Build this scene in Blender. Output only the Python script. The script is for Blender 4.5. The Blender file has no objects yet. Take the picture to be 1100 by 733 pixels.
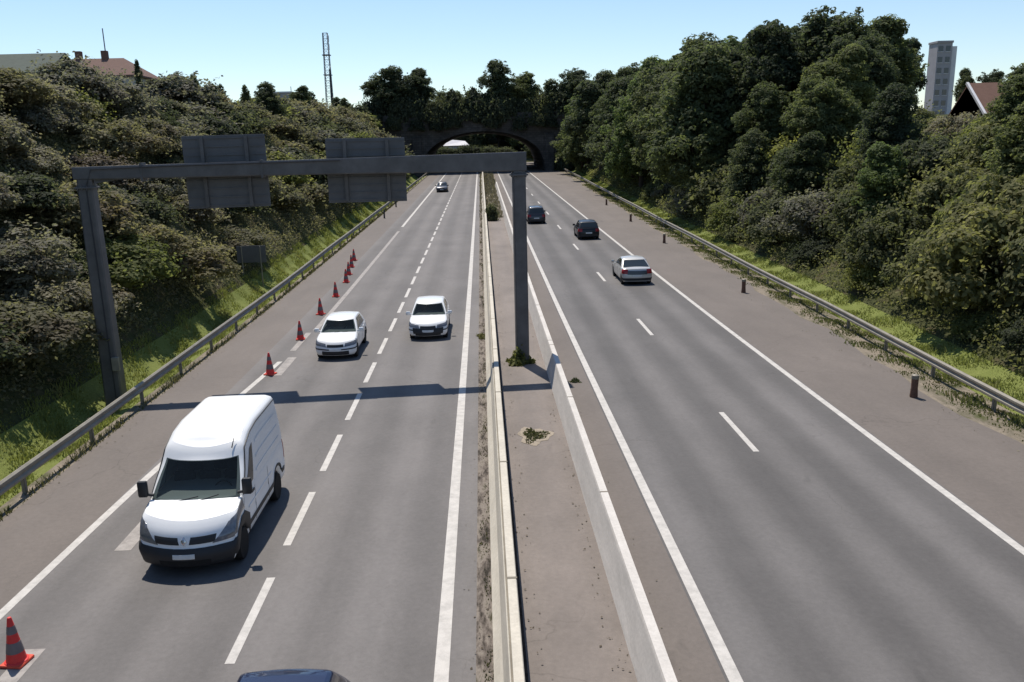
import bpy, math, random
import numpy as np
from mathutils import Vector, Matrix

random.seed(7)
rng = np.random.default_rng(7)
scene = bpy.context.scene
COL = scene.collection

# ------------------------------------------------------------------ camera
CAM_H = 8.35
FPX, PPX, PPY = 935.0, 541.0, 389.0
_d = np.array([516.0 - PPX, -(157.0 - PPY), FPX]); _d /= np.linalg.norm(_d)
_roll = math.radians(1.8)
_z = np.array([-math.sin(_roll), math.cos(_roll), 0.0]); _z -= _d * _d.dot(_z); _z /= np.linalg.norm(_z)
_x = np.cross(_z, _d); _x = _x if _x[0] > 0 else -_x
CM = np.array([_x, _d, _z])
cam_data = bpy.data.cameras.new("camera")
cam = bpy.data.objects.new("camera", cam_data)
COL.objects.link(cam)
r, u, f = CM[:, 0], CM[:, 1], CM[:, 2]
cam.matrix_world = Matrix(((r[0], u[0], -f[0], 0), (r[1], u[1], -f[1], 0), (r[2], u[2], -f[2], CAM_H), (0, 0, 0, 1)))
cam_data.sensor_fit = 'HORIZONTAL'
cam_data.sensor_width = 36.0
cam_data.lens = 36.0 * FPX / 1100.0
cam_data.shift_x = (550.0 - PPX) / 1100.0
cam_data.shift_y = (PPY - 366.5) / 1100.0
cam_data.clip_start = 0.1
cam_data.clip_end = 6000
scene.camera = cam


def to_px(X, Y, Z):          # where a point falls in the photograph: used for wording labels only
    c = CM.T @ np.array([X, Y, Z - CAM_H])
    return PPX + FPX * c[0] / c[2], PPY - FPX * c[1] / c[2]


# ------------------------------------------------------------------ light
SUN_DIR = Vector((-1.27, 3.65, 7.7)).normalized()
sun_el = math.asin(SUN_DIR.z)
sun_az = math.atan2(SUN_DIR.x, SUN_DIR.y)
world = bpy.data.worlds.new("World"); scene.world = world
world.use_nodes = True
wn = world.node_tree.nodes; wl = world.node_tree.links
wn.clear()
sky = wn.new('ShaderNodeTexSky'); sky.sky_type = 'NISHITA'; sky.sun_disc = False
sky.sun_elevation = sun_el; sky.sun_rotation = sun_az
sky.altitude = 100; sky.air_density = 1.0; sky.dust_density = 0.15; sky.ozone_density = 3.0
hs = wn.new('ShaderNodeHueSaturation'); hs.inputs['Saturation'].default_value = 1.0
bg = wn.new('ShaderNodeBackground'); bg.inputs[1].default_value = 0.12
wo = wn.new('ShaderNodeOutputWorld')
wl.new(sky.outputs[0], hs.inputs['Color']); wl.new(hs.outputs[0], bg.inputs[0]); wl.new(bg.outputs[0], wo.inputs[0])
sl = bpy.data.lights.new("sun", 'SUN'); sl.energy = 4.7; sl.angle = math.radians(0.5); sl.color = (1.0, 0.94, 0.85)
so = bpy.data.objects.new("sun", sl); COL.objects.link(so)
so.rotation_euler = SUN_DIR.to_track_quat('Z', 'Y').to_euler()
scene.view_settings.view_transform = 'Standard'
scene.view_settings.look = 'None'
scene.view_settings.exposure = 0.2
scene.view_settings.gamma = 1.0
scene.cycles.max_bounces = 6
scene.cycles.diffuse_bounces = 3
scene.cycles.glossy_bounces = 2
scene.cycles.transmission_bounces = 3
scene.cycles.transparent_max_bounces = 4
scene.cycles.use_denoising = True

# ------------------------------------------------------------------ materials
class NT:
    def __init__(s, name):
        s.m = bpy.data.materials.new(name); s.m.use_nodes = True
        s.n = s.m.node_tree.nodes; s.l = s.m.node_tree.links
        s.n.clear()
        s.out = s.n.new('ShaderNodeOutputMaterial')
        s.b = s.n.new('ShaderNodeBsdfPrincipled')
        s.l.new(s.b.outputs[0], s.out.inputs[0])
        s._tc = None
    def add(s, t, **kw):
        n = s.n.new(t)
        for k, v in kw.items(): setattr(n, k, v)
        return n
    def coord(s, kind='Object'):
        if s._tc is None: s._tc = s.n.new('ShaderNodeTexCoord')
        return s._tc.outputs[kind]
    def noise(s, scale, detail=4, rough=0.6, stretch=None, kind='Object', dist=0.0):
        n = s.n.new('ShaderNodeTexNoise'); n.inputs['Scale'].default_value = scale
        n.inputs['Detail'].default_value = detail; n.inputs['Roughness'].default_value = rough
        n.inputs['Distortion'].default_value = dist
        src = s.coord(kind)
        if stretch:
            mp = s.n.new('ShaderNodeMapping'); mp.inputs['Scale'].default_value = stretch
            s.l.new(src, mp.inputs[0]); src = mp.outputs[0]
        s.l.new(src, n.inputs['Vector'])
        return n.outputs['Fac']
    def ramp(s, fac, stops):
        r = s.n.new('ShaderNodeValToRGB')
        e = r.color_ramp.elements
        while len(e) < len(stops): e.new(0.5)
        for el, (p, c) in zip(e, stops):
            el.position = p; el.color = (*c, 1) if len(c) == 3 else c
        s.l.new(fac, r.inputs[0]); return r.outputs[0]
    def mix(s, fac, a, b, mode='MIX'):
        m = s.n.new('ShaderNodeMix'); m.data_type = 'RGBA'; m.blend_type = mode
        for i, v in ((0, fac), (6, a), (7, b)):
            if isinstance(v, (int, float)): m.inputs[i].default_value = v
            elif isinstance(v, tuple): m.inputs[i].default_value = (*v, 1)
            else: s.l.new(v, m.inputs[i])
        return m.outputs[2]
    def math(s, op, a, b=None):
        m = s.n.new('ShaderNodeMath'); m.operation = op
        for i, v in ((0, a), (1, b)):
            if v is None: continue
            if isinstance(v, (int, float)): m.inputs[i].default_value = v
            else: s.l.new(v, m.inputs[i])
        return m.outputs[0]
    def set(s, col=None, rough=None, spec=None, metal=None, **kw):
        for k, v in (('Base Color', col), ('Roughness', rough), ('Specular IOR Level', spec), ('Metallic', metal)):
            if v is None: continue
            if isinstance(v, tuple): s.b.inputs[k].default_value = (*v, 1)
            elif isinstance(v, (int, float)): s.b.inputs[k].default_value = v
            else: s.l.new(v, s.b.inputs[k])
        for k, v in kw.items(): s.b.inputs[k.replace('_', ' ')].default_value = v
        return s.m
    def bump(s, fac, strength=0.3, dist=0.02):
        b = s.n.new('ShaderNodeBump'); b.inputs['Strength'].default_value = strength
        b.inputs['Distance'].default_value = dist
        s.l.new(fac, b.inputs['Height']); s.l.new(b.outputs[0], s.b.inputs['Normal'])


def gray(c, k): return tuple(x * k for x in c)


def asphalt(name, c, tracks=None, streak=0.25, blotch=0.16, rough=0.8):
    t = NT(name)
    g = t.noise(55, 3, 0.7)
    col = t.mix(g, gray(c, 0.82), gray(c, 1.18))
    s = t.noise(1.0, 4, 0.6, stretch=(0.9, 0.012, 1))
    s = t.ramp(s, [(0.32, (1 - streak,) * 3), (0.68, (1 + streak,) * 3)])
    col = t.mix(1.0, col, s, 'MULTIPLY')
    b = t.noise(0.35, 5, 0.65, stretch=(1, 0.5, 1))
    b = t.ramp(b, [(0.3, (1 - blotch,) * 3), (0.7, (1 + blotch,) * 3)])
    col = t.mix(1.0, col, b, 'MULTIPLY')
    if tracks:
        x0, period, amt = tracks
        sx = t.add('ShaderNodeSeparateXYZ'); t.l.new(t.coord(), sx.inputs[0])
        w = t.math('SINE', t.math('MULTIPLY', t.math('SUBTRACT', sx.outputs[0], x0), 2 * math.pi / period))
        n = t.noise(0.5, 3, 0.5, stretch=(1, 0.05, 1))
        w = t.math('ADD', t.math('MULTIPLY', w, 0.5), n)
        w = t.ramp(w, [(0.15, (1 - amt,) * 3), (0.95, (1 + amt,) * 3)])
        col = t.mix(1.0, col, w, 'MULTIPLY')
    m2 = t.noise(9.0, 5, 0.75)
    col = t.mix(1.0, col, t.ramp(m2, [(0.3, (0.90,) * 3), (0.7, (1.10,) * 3)]), 'MULTIPLY')
    oil = t.noise(0.8, 5, 0.6, stretch=(1.0, 0.35, 1))
    col = t.mix(1.0, col, t.ramp(oil, [(0.24, (0.72,) * 3), (0.34, (1, 1, 1))]), 'MULTIPLY')
    # patches, small stains
    p = t.noise(2.3, 6, 0.7)
    p = t.ramp(p, [(0.64, (1, 1, 1)), (0.74, (1.22, 1.2, 1.16))])
    col = t.mix(0.5, col, p, 'MULTIPLY')
    t.bump(g, 0.25, 0.01)
    # hairline cracks and repaired spots
    vo = t.add('ShaderNodeTexVoronoi'); vo.feature = 'DISTANCE_TO_EDGE'; vo.inputs['Scale'].default_value = 0.22
    wv = t.noise(1.4, 4, 0.6)
    mp = t.add('ShaderNodeVectorMath'); mp.operation = 'ADD'
    t.l.new(t.coord(), mp.inputs[0])
    sc_ = t.add('ShaderNodeVectorMath'); sc_.operation = 'SCALE'; sc_.inputs['Scale'].default_value = 1.6
    nn = t.add('ShaderNodeTexNoise'); nn.inputs['Scale'].default_value = 0.9; nn.inputs['Detail'].default_value = 5
    t.l.new(t.coord(), nn.inputs['Vector']); t.l.new(nn.outputs['Color'], sc_.inputs[0]); t.l.new(sc_.outputs[0], mp.inputs[1])
    t.l.new(mp.outputs[0], vo.inputs['Vector'])
    ck = t.ramp(vo.outputs['Distance'], [(0.0, (0.72, 0.71, 0.70)), (0.006, (1, 1, 1))])
    gate = t.ramp(t.noise(0.12, 3, 0.5), [(0.5, (0, 0, 0)), (0.58, (1, 1, 1))])
    col = t.mix(t.math('MULTIPLY', gate, 0.8), col, t.mix(1.0, col, ck, 'MULTIPLY'))
    return t.set(col, rough, 0.4)


M = {}
M['asphalt_left'] = asphalt('asphalt_left', (0.130, 0.119, 0.112), (-8.05, 1.78, 0.12), 0.06)
M['asphalt_right'] = asphalt('asphalt_right', (0.107, 0.099, 0.094), (3.77, 1.77, 0.17), 0.05)
M['shoulder'] = asphalt('shoulder_asphalt', (0.133, 0.112, 0.097), None, 0.05, 0.12)
M['median'] = asphalt('median_asphalt', (0.170, 0.143, 0.124), None, 0.06, 0.24)


def dirt_mat(name, stops, scale=3.0, stretch=None):
    t = NT(name)
    n = t.noise(scale, 8, 0.75, stretch=stretch, dist=0.1)
    col = t.ramp(n, stops)
    g = t.noise(70, 2, 0.7)
    col = t.mix(1.0, col, t.ramp(g, [(0.3, (0.8,) * 3), (0.7, (1.2,) * 3)]), 'MULTIPLY')
    t.bump(g, 0.4, 0.02)
    return t.set(col, 0.95, 0.15)


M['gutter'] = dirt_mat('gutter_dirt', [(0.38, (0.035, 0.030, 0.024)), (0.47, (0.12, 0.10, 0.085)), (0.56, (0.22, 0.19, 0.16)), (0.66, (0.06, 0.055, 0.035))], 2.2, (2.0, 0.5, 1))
M['dark_strip'] = dirt_mat('dark_strip', [(0.4, (0.025, 0.021, 0.017)), (0.65, (0.07, 0.055, 0.045))], 4)
M['roadside_dirt'] = dirt_mat('roadside_dirt', [(0.36, (0.075, 0.08, 0.032)), (0.46, (0.15, 0.13, 0.095)), (0.58, (0.24, 0.20, 0.155)), (0.70, (0.10, 0.095, 0.05))], 0.9, (1.6, 0.6, 1))


def paint_mat(name, c, wear=0.35):
    t = NT(name)
    n = t.noise(3.5, 8, 0.75)
    col = t.mix(t.ramp(n, [(0.42, (0, 0, 0)), (0.75, (1, 1, 1))]), c, gray(c, 1 - wear))
    g = t.noise(60, 2, 0.7)
    col = t.mix(1.0, col, t.ramp(g, [(0.3, (0.9,) * 3), (0.7, (1.05,) * 3)]), 'MULTIPLY')
    return t.set(col, 0.7, 0.3)


M['line'] = paint_mat('road_paint', (0.52, 0.49, 0.45))
M['line_worn'] = paint_mat('worn_road_paint', (0.33, 0.30, 0.275), 0.5)


def concrete_mat(name, c, stain=0.35):
    t = NT(name)
    a = t.noise(1.2, 6, 0.65, stretch=(1, 0.6, 2.5))
    col = t.mix(t.ramp(a, [(0.35, (0, 0, 0)), (0.7, (1, 1, 1))]), gray(c, 1 - stain), c)
    b = t.noise(14, 4, 0.7)
    col = t.mix(1.0, col, t.ramp(b, [(0.3, (0.88,) * 3), (0.7, (1.07,) * 3)]), 'MULTIPLY')
    t.bump(b, 0.2, 0.01)
    return t.set(col, 0.85, 0.25)


M['barrier_conc'] = concrete_mat('cream_concrete', (0.58, 0.53, 0.44), 0.2)
M['wall_conc'] = concrete_mat('white_concrete', (0.60, 0.56, 0.51), 0.2)
M['groove'] = concrete_mat('dark_concrete', (0.26, 0.23, 0.18), 0.4)


def ground_mat():
    t = NT('bank_ground')
    n = t.noise(0.6, 8, 0.7)
    col = t.ramp(n, [(0.3, (0.035, 0.038, 0.018)), (0.5, (0.06, 0.065, 0.026)), (0.62, (0.085, 0.07, 0.04)), (0.75, (0.05, 0.055, 0.02))])
    b = t.noise(9, 4, 0.7)
    col = t.mix(1.0, col, t.ramp(b, [(0.3, (0.7,) * 3), (0.7, (1.3,) * 3)]), 'MULTIPLY')
    t.bump(b, 0.6, 0.1)
    return t.set(col, 0.95, 0.1)


M['ground'] = ground_mat()


def grassy_mat(name, a, b):
    t = NT(name)
    n = t.noise(1.1, 7, 0.75)
    col = t.mix(t.ramp(n, [(0.35, (0, 0, 0)), (0.65, (1, 1, 1))]), a, b)
    g = t.noise(25, 3, 0.7)
    col = t.mix(1.0, col, t.ramp(g, [(0.3, (0.7,) * 3), (0.7, (1.25,) * 3)]), 'MULTIPLY')
    t.bump(g, 0.6, 0.06)
    return t.set(col, 0.9, 0.15)


M['verge'] = grassy_mat('verge_grass_ground', (0.13, 0.155, 0.035), (0.19, 0.21, 0.06))
M['clearing'] = grassy_mat('dry_grass', (0.22, 0.22, 0.12), (0.30, 0.28, 0.16))


def leaf_mat(name, dark, light, trans=0.3, rough=0.72, spec=0.2, brown=None):
    t = NT(name)
    at = t.add('ShaderNodeAttribute'); at.attribute_name = 'tint'
    oi = t.add('ShaderNodeObjectInfo')
    base = t.mix(at.outputs['Fac'], dark, light)
    if brown:
        n = t.noise(0.9, 3, 0.6)
        base = t.mix(t.ramp(n, [(0.52, (0, 0, 0)), (0.68, (1, 1, 1))]), base, brown)
    v = t.ramp(oi.outputs['Random'], [(0, (0.72, 0.74, 0.75)), (0.5, (1.0, 1.0, 1.0)), (1, (1.3, 1.22, 1.1))])
    col = t.mix(1.0, base, v, 'MULTIPLY')
    t.set(col, rough, spec)
    tr = t.add('ShaderNodeBsdfTranslucent')
    tc = t.mix(1.0, col, (1.12, 1.18, 0.80), 'MULTIPLY')
    t.l.new(tc, tr.inputs[0])
    ms = t.add('ShaderNodeMixShader'); ms.inputs[0].default_value = trans
    t.l.new(t.b.outputs[0], ms.inputs[1]); t.l.new(tr.outputs[0], ms.inputs[2])
    t.l.new(ms.outputs[0], t.out.inputs[0])
    return t.m


M['leaf_grey'] = leaf_mat('bramble_leaf', (0.12, 0.115, 0.082), (0.245, 0.235, 0.18), 0.55, 0.65, 0.25, (0.16, 0.135, 0.10))
M['leaf_scrub'] = leaf_mat('scrub_leaf', (0.115, 0.112, 0.064), (0.23, 0.218, 0.138), 0.55, 0.7, 0.2, (0.15, 0.125, 0.085))
M['leaf_olive'] = leaf_mat('olive_leaf', (0.098, 0.108, 0.048), (0.21, 0.212, 0.105), 0.55)
M['leaf_dark'] = leaf_mat('dark_leaf', (0.052, 0.063, 0.040), (0.115, 0.128, 0.075), 0.55)
M['leaf_bright'] = leaf_mat('bright_leaf', (0.115, 0.132, 0.042), (0.21, 0.225, 0.085), 0.55)
M['leaf_rust'] = leaf_mat('rusty_leaf', (0.115, 0.092, 0.068), (0.18, 0.145, 0.11), 0.35)
M['tree_dark'] = leaf_mat('dark_tree_leaf', (0.066, 0.082, 0.050), (0.125, 0.145, 0.080), 0.55)
M['tree_mid'] = leaf_mat('mid_tree_leaf', (0.082, 0.100, 0.048), (0.155, 0.178, 0.085), 0.55)
M['tree_light'] = leaf_mat('light_tree_leaf', (0.095, 0.13, 0.05), (0.18, 0.22, 0.09), 0.55)
M['grass'] = leaf_mat('grass_blade', (0.125, 0.148, 0.038), (0.245, 0.262, 0.088), 0.4, 0.7, 0.15, (0.25, 0.24, 0.11))
M['weed'] = leaf_mat('weed_leaf', (0.07, 0.08, 0.03), (0.16, 0.15, 0.075), 0.3)
M['weed_green'] = leaf_mat('green_weed_leaf', (0.08, 0.095, 0.032), (0.17, 0.18, 0.075), 0.4, 0.7, 0.15, (0.18, 0.155, 0.09))
M['drygrass'] = leaf_mat('dry_weed', (0.15, 0.13, 0.09), (0.30, 0.26, 0.19), 0.25)


def plain(name, c, rough=0.5, spec=0.5, metal=0.0, vary=0.12, scale=6.0, **kw):
    t = NT(name)
    n = t.noise(scale, 5, 0.65)
    col = t.mix(t.ramp(n, [(0.3, (0, 0, 0)), (0.7, (1, 1, 1))]), gray(c, 1 - vary), gray(c, 1 + vary * 0.5))
    return t.set(col, rough, spec, metal, **kw)


M['steel'] = plain('weathered_steel', (0.128, 0.121, 0.118), 0.6, 0.4, 0.15, 0.3, 1.5)
M['sign_back'] = plain('sign_back_grey', (0.118, 0.116, 0.120), 0.55, 0.4, 0.1, 0.22, 1.2)
M['sign_face'] = plain('sign_face_blue', (0.02, 0.08, 0.35), 0.4, 0.5)
M['galv'] = plain('dull_galvanised', (0.27, 0.245, 0.20), 0.6, 0.35, 0.25, 0.25, 2.0)
M['rust'] = plain('rusty_brown', (0.15, 0.085, 0.06), 0.85, 0.2, 0, 0.35, 9)
M['bark'] = plain('bark', (0.07, 0.055, 0.042), 0.9, 0.2, 0, 0.4, 5)
M['stone'] = None
M['white_paint'] = plain('white_car_paint', (0.74, 0.74, 0.73), 0.3, 0.5, 0, 0.03, 1.0, Coat_Weight=0.4, Coat_Roughness=0.08)
M['van_paint'] = plain('white_van_paint', (0.78, 0.78, 0.77), 0.35, 0.5, 0, 0.03, 1.0, Coat_Weight=0.25, Coat_Roughness=0.15)
M['silver_paint'] = plain('silver_car_paint', (0.50, 0.49, 0.46), 0.35, 0.5, 0.4, 0.05, 1.0, Coat_Weight=0.5, Coat_Roughness=0.06)
M['black_paint'] = plain('black_car_paint', (0.009, 0.010, 0.013), 0.35, 0.3, 0, 0.05, 1.0, Coat_Weight=0.25, Coat_Roughness=0.05)
M['navy_paint'] = plain('navy_car_paint', (0.010, 0.014, 0.045), 0.3, 0.5, 0.3, 0.05, 1.0, Coat_Weight=0.8, Coat_Roughness=0.04)
M['grey_paint'] = plain('dark_grey_car_paint', (0.035, 0.036, 0.04), 0.3, 0.5, 0.3, 0.05, 1.0, Coat_Weight=0.5, Coat_Roughness=0.05)
M['glass'] = plain('car_glass', (0.018, 0.024, 0.026), 0.06, 0.6, 0, 0.05, 1.0)
t_ = NT('screen_glass'); t_.set((0.02, 0.026, 0.028), 0.05, 0.6)
_tr = t_.add('ShaderNodeBsdfTransparent'); _tr.inputs[0].default_value = (0.42, 0.47, 0.46, 1)
_mx = t_.add('ShaderNodeMixShader'); _mx.inputs[0].default_value = 0.72
t_.l.new(t_.b.outputs[0], _mx.inputs[1]); t_.l.new(_tr.outputs[0], _mx.inputs[2]); t_.l.new(_mx.outputs[0], t_.out.inputs[0])
M['screen_glass'] = t_.m
M['dash'] = plain('dashboard_grey', (0.10, 0.10, 0.10), 0.7, 0.3)
M['seat_cloth'] = plain('seat_cloth', (0.05, 0.052, 0.06), 0.9, 0.2)
M['black_plastic'] = plain('black_plastic', (0.022, 0.023, 0.026), 0.55, 0.4, 0, 0.1)
M['rubber'] = plain('tyre_rubber', (0.018, 0.018, 0.018), 0.85, 0.2)
M['rim'] = plain('wheel_rim', (0.45, 0.45, 0.46), 0.35, 0.5, 0.7)
M['lamp_glass'] = plain('headlamp_glass', (0.19, 0.195, 0.21), 0.12, 0.6, 0.3, 0.25, 14)
M['red_lamp'] = plain('tail_lamp_red', (0.30, 0.012, 0.012), 0.2, 0.5)
M['chrome'] = plain('chrome', (0.55, 0.55, 0.56), 0.2, 0.5, 0.9)
M['plate'] = plain('plate_white', (0.62, 0.62, 0.60), 0.5, 0.4)
M['cone_red'] = plain('cone_red', (0.70, 0.04, 0.035), 0.55, 0.4, 0, 0.15)
M['cone_white_shaded'] = plain('cone_band', (0.17, 0.14, 0.14), 0.5, 0.4, 0, 0.2)  # white bands coloured dark grey: their backlit shade is in the colour
M['cone_base'] = plain('cone_base', (0.66, 0.09, 0.05), 0.7, 0.3, 0, 0.2)
M['render_wall'] = plain('pale_render', (0.48, 0.45, 0.41), 0.9, 0.2, 0, 0.15, 1)
M['tower_wall'] = plain('tower_render', (0.36, 0.34, 0.35), 0.9, 0.2, 0, 0.12, 0.5)
M['tower_white'] = plain('tower_white', (0.68, 0.66, 0.66), 0.9, 0.2, 0, 0.1, 0.5)
M['window'] = plain('window_glass', (0.05, 0.06, 0.075), 0.1, 0.5)
M['mast'] = plain('mast_steel', (0.20, 0.21, 0.23), 0.5, 0.4, 0.4)
M['pole_dark'] = plain('dark_pole', (0.05, 0.05, 0.055), 0.7, 0.3)


def roof_mat(name, c, tile=3.0):
    t = NT(name)
    w = t.add('ShaderNodeTexWave'); w.bands_direction = 'Z'; w.inputs['Scale'].default_value = tile
    w.inputs['Distortion'].default_value = 1.0
    t.l.new(t.coord(), w.inputs['Vector'])
    n = t.noise(2.5, 6, 0.7)
    col = t.mix(n, gray(c, 0.7), gray(c, 1.25))
    col = t.mix(0.35, col, t.ramp(w.outputs['Fac'], [(0, (0.5,) * 3), (1, (1.1,) * 3)]), 'MULTIPLY')
    return t.set(col, 0.9, 0.2)


M['roof_green'] = roof_mat('greenish_roof', (0.10, 0.115, 0.095))
M['roof_brown'] = roof_mat('brown_roof', (0.17, 0.105, 0.085))
M['roof_terra'] = roof_mat('terracotta_roof', (0.20, 0.115, 0.085))


def stone_mat():
    t = NT('bridge_masonry')
    br = t.add('ShaderNodeTexBrick'); br.inputs['Scale'].default_value = 1.0
    br.inputs['Color1'].default_value = (0.115, 0.108, 0.10, 1); br.inputs['Color2'].default_value = (0.075, 0.07, 0.066, 1)
    br.inputs['Mortar'].default_value = (0.05, 0.048, 0.045, 1)
    br.inputs['Brick Width'].default_value = 1.0; br.inputs['Row Height'].default_value = 0.5; br.inputs['Mortar Size'].default_value = 0.03
    mp = t.add('ShaderNodeMapping'); mp.inputs['Rotation'].default_value = (math.radians(90), 0, 0)
    t.l.new(t.coord(), mp.inputs[0]); t.l.new(mp.outputs[0], br.inputs['Vector'])
    n = t.noise(0.4, 7, 0.7)
    col = t.mix(1.0, br.outputs['Color'], t.ramp(n, [(0.3, (0.5, 0.5, 0.5)), (0.7, (1.25, 1.2, 1.15))]), 'MULTIPLY')
    t.bump(n, 0.5, 0.1)
    return t.set(col, 0.95, 0.15)


M['stone'] = stone_mat()

# ------------------------------------------------------------------ mesh helpers
class MB:
    def __init__(s): s.v = []; s.f = []
    def add(s, verts, faces):
        o = len(s.v); s.v += [tuple(p) for p in verts]; s.f += [tuple(i + o for i in q) for q in faces]
        return s
    def box(s, x0, x1, y0, y1, z0, z1):
        return s.add([(x0, y0, z0), (x1, y0, z0), (x1, y1, z0), (x0, y1, z0), (x0, y0, z1), (x1, y0, z1), (x1, y1, z1), (x0, y1, z1)],
                     [(0, 3, 2, 1), (4, 5, 6, 7), (0, 1, 5, 4), (1, 2, 6, 5), (2, 3, 7, 6), (3, 0, 4, 7)])
    def bbox(s, x0, x1, y0, y1, z0, z1, b=0.02):
        ring = lambda i: [(x0 + i, y0 + b), (x0 + b, y0 + i), (x1 - b, y0 + i), (x1 - i, y0 + b), (x1 - i, y1 - b), (x1 - b, y1 - i), (x0 + b, y1 - i), (x0 + i, y1 - b)]
        lv = [(z0, b * 0.6), (z0 + b, 0), (z1 - b, 0), (z1, b * 0.6)]
        vs = [(x, y, z) for z, i in lv for x, y in ring(i)]
        fs = []
        for k in range(3):
            for j in range(8):
                a, c = k * 8 + j, k * 8 + (j + 1) % 8
                fs.append((a, c, c + 8, a + 8))
        fs.append(tuple(range(7, -1, -1))); fs.append(tuple(range(24, 32)))
        return s.add(vs, fs)
    def tube(s, pts, rad, n=8, caps=True):
        pts = [Vector(p) for p in pts]
        rad = rad if isinstance(rad, (list, tuple)) else [rad] * len(pts)
        vs = []; fs = []
        for i, p in enumerate(pts):
            t = (pts[min(i + 1, len(pts) - 1)] - pts[max(i - 1, 0)]).normalized()
            a = t.orthogonal().normalized() if abs(t.z) > 0.99 else t.cross(Vector((0, 0, 1))).normalized()
            b = t.cross(a)
            for k in range(n):
                th = 2 * math.pi * k / n
                vs.append(p + a * (rad[i] * math.cos(th)) + b * (rad[i] * math.sin(th)))
        for i in range(len(pts) - 1):
            for k in range(n):
                a, c = i * n + k, i * n + (k + 1) % n
                fs.append((a, c, c + n, a + n))
        if caps:
            fs.append(tuple(range(n - 1, -1, -1))); m = (len(pts) - 1) * n; fs.append(tuple(range(m, m + n)))
        return s.add(vs, fs)
    def beam(s, a, b, w, h=None):            # square bar
        h = h or w
        a, b = Vector(a), Vector(b); t = (b - a).normalized()
        p = t.cross(Vector((0, 0, 1)))
        p = Vector((1, 0, 0)) if p.length < 1e-3 else p.normalized()
        q = p.cross(t)
        vs = [c + p * (i * w / 2) + q * (j * h / 2) for c in (a, b) for i, j in ((-1, -1), (1, -1), (1, 1), (-1, 1))]
        return s.add(vs, [(0, 3, 2, 1), (4, 5, 6, 7), (0, 1, 5, 4), (1, 2, 6, 5), (2, 3, 7, 6), (3, 0, 4, 7)])
    def lathe(s, prof, n=20, axis='z', c=(0, 0, 0)):
        vs = []; fs = []
        for r_, h in prof:
            for k in range(n):
                th = 2 * math.pi * k / n; a, b = r_ * math.cos(th), r_ * math.sin(th)
                p = (a, b, h) if axis == 'z' else (h, a, b)
                vs.append((p[0] + c[0], p[1] + c[1], p[2] + c[2]))
        for i in range(len(prof) - 1):
            for k in range(n):
                a, d = i * n + k, i * n + (k + 1) % n
                fs.append((a, d, d + n, a + n))
        fs.append(tuple(range(n - 1, -1, -1))); m = (len(prof) - 1) * n; fs.append(tuple(range(m, m + n)))
        return s.add(vs, fs)
    def grid(s, rows):
        n = len(rows[0]); vs = [p for r_ in rows for p in r_]
        fs = [(i * n + j, i * n + j + 1, (i + 1) * n + j + 1, (i + 1) * n + j) for i in range(len(rows) - 1) for j in range(n - 1)]
        return s.add(vs, fs)
    def build(s, name, mat, parent=None, smooth=None, loc=None):
        me = bpy.data.meshes.new(name); me.from_pydata(s.v, [], s.f); me.update()
        return link_mesh(me, name, mat, parent, smooth, loc)


def link_mesh(me, name, mat, parent=None, smooth=None, loc=None):
    if mat is not None: me.materials.append(mat)
    if smooth is not None:
        me.polygons.foreach_set('use_smooth', [True] * len(me.polygons))
        me.set_sharp_from_angle(angle=math.radians(smooth))
    o = bpy.data.objects.new(name, me); COL.objects.link(o)
    if parent is not None: o.parent = parent
    if loc is not None: o.location = loc
    return o


def recalc(o):
    import bmesh
    bm = bmesh.new(); bm.from_mesh(o.data); bmesh.ops.recalc_face_normals(bm, faces=bm.faces); bm.to_mesh(o.data); bm.free()
    return o


def tag(o, label=None, cat=None, group=None, kind=None):
    if label: o['label'] = label
    if cat: o['category'] = cat
    if group: o['group'] = group
    if kind: o['kind'] = kind
    return o


def empty(name, loc, label, cat, group=None, rz=0.0):
    o = bpy.data.objects.new(name, None); COL.objects.link(o)
    o.location = loc; o.rotation_euler = (0, 0, rz); o.empty_display_size = 0.3
    return tag(o, label, cat, group)


def copy_tree(o, parent=None):
    c = o.copy(); COL.objects.link(c)
    if parent is not None: c.parent = parent
    for k in ('label', 'group'):
        pass
    for ch in list(o.children): copy_tree(ch, c)
    return c


# ------------------------------------------------------------------ ground shape
def zr(Y):
    d = Y - 42.0
    return 0.0148 * (math.sqrt(d * d + 225) + d) / 2


def pl(x, pts):
    if x <= pts[0][0]: return pts[0][1]
    for (a, b), (c, d) in zip(pts, pts[1:]):
        if x <= c: return b + (d - b) * (x - a) / (c - a)
    return pts[-1][1]


XL = -11.9
XR_PTS = [(24, 15.4), (40, 16.0), (55, 16.3), (90, 16.9), (170, 18.2), (240, 19.2)]
def xr(Y): return pl(Y, XR_PTS) if Y > 24 else 15.4 - (24 - Y) * 0.015

PL = [(0, -0.12), (0.5, -0.12), (1.5, -0.6), (2.2, -0.95), (2.9, -0.6), (3.5, 0.0), (13.2, 10.7), (15.0, 11.8), (20, 12.3), (60, 12.8)]
PR = [(0, -0.12), (1.0, -0.1), (1.9, 0.05), (3.0, 0.6), (12.0, 7.0), (14.5, 7.7), (45, 8.6), (90, 9.5)]


def wob(X, Y):
    return 0.35 * math.sin(X * 0.7 + Y * 0.31) + 0.3 * math.sin(X * 0.33 - Y * 0.57 + 1.3) + 0.18 * math.sin(X * 1.7 + Y * 1.1)


def T(X, Y):
    z = zr(min(Y, 330))
    if X < XL:
        uu = XL - X
        return z + pl(uu, PL) + (wob(X, Y) * min(1, max(0, uu - 4) / 3))
    x1 = xr(Y)
    if X > x1:
        uu = X - x1
        return z + pl(uu, PR) + (wob(X, Y) * min(1, max(0, uu - 3) / 3))
    e = max(0.0, Y - 268) * 0.28
    return z - 0.15 + min(e, 9.0)


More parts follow.
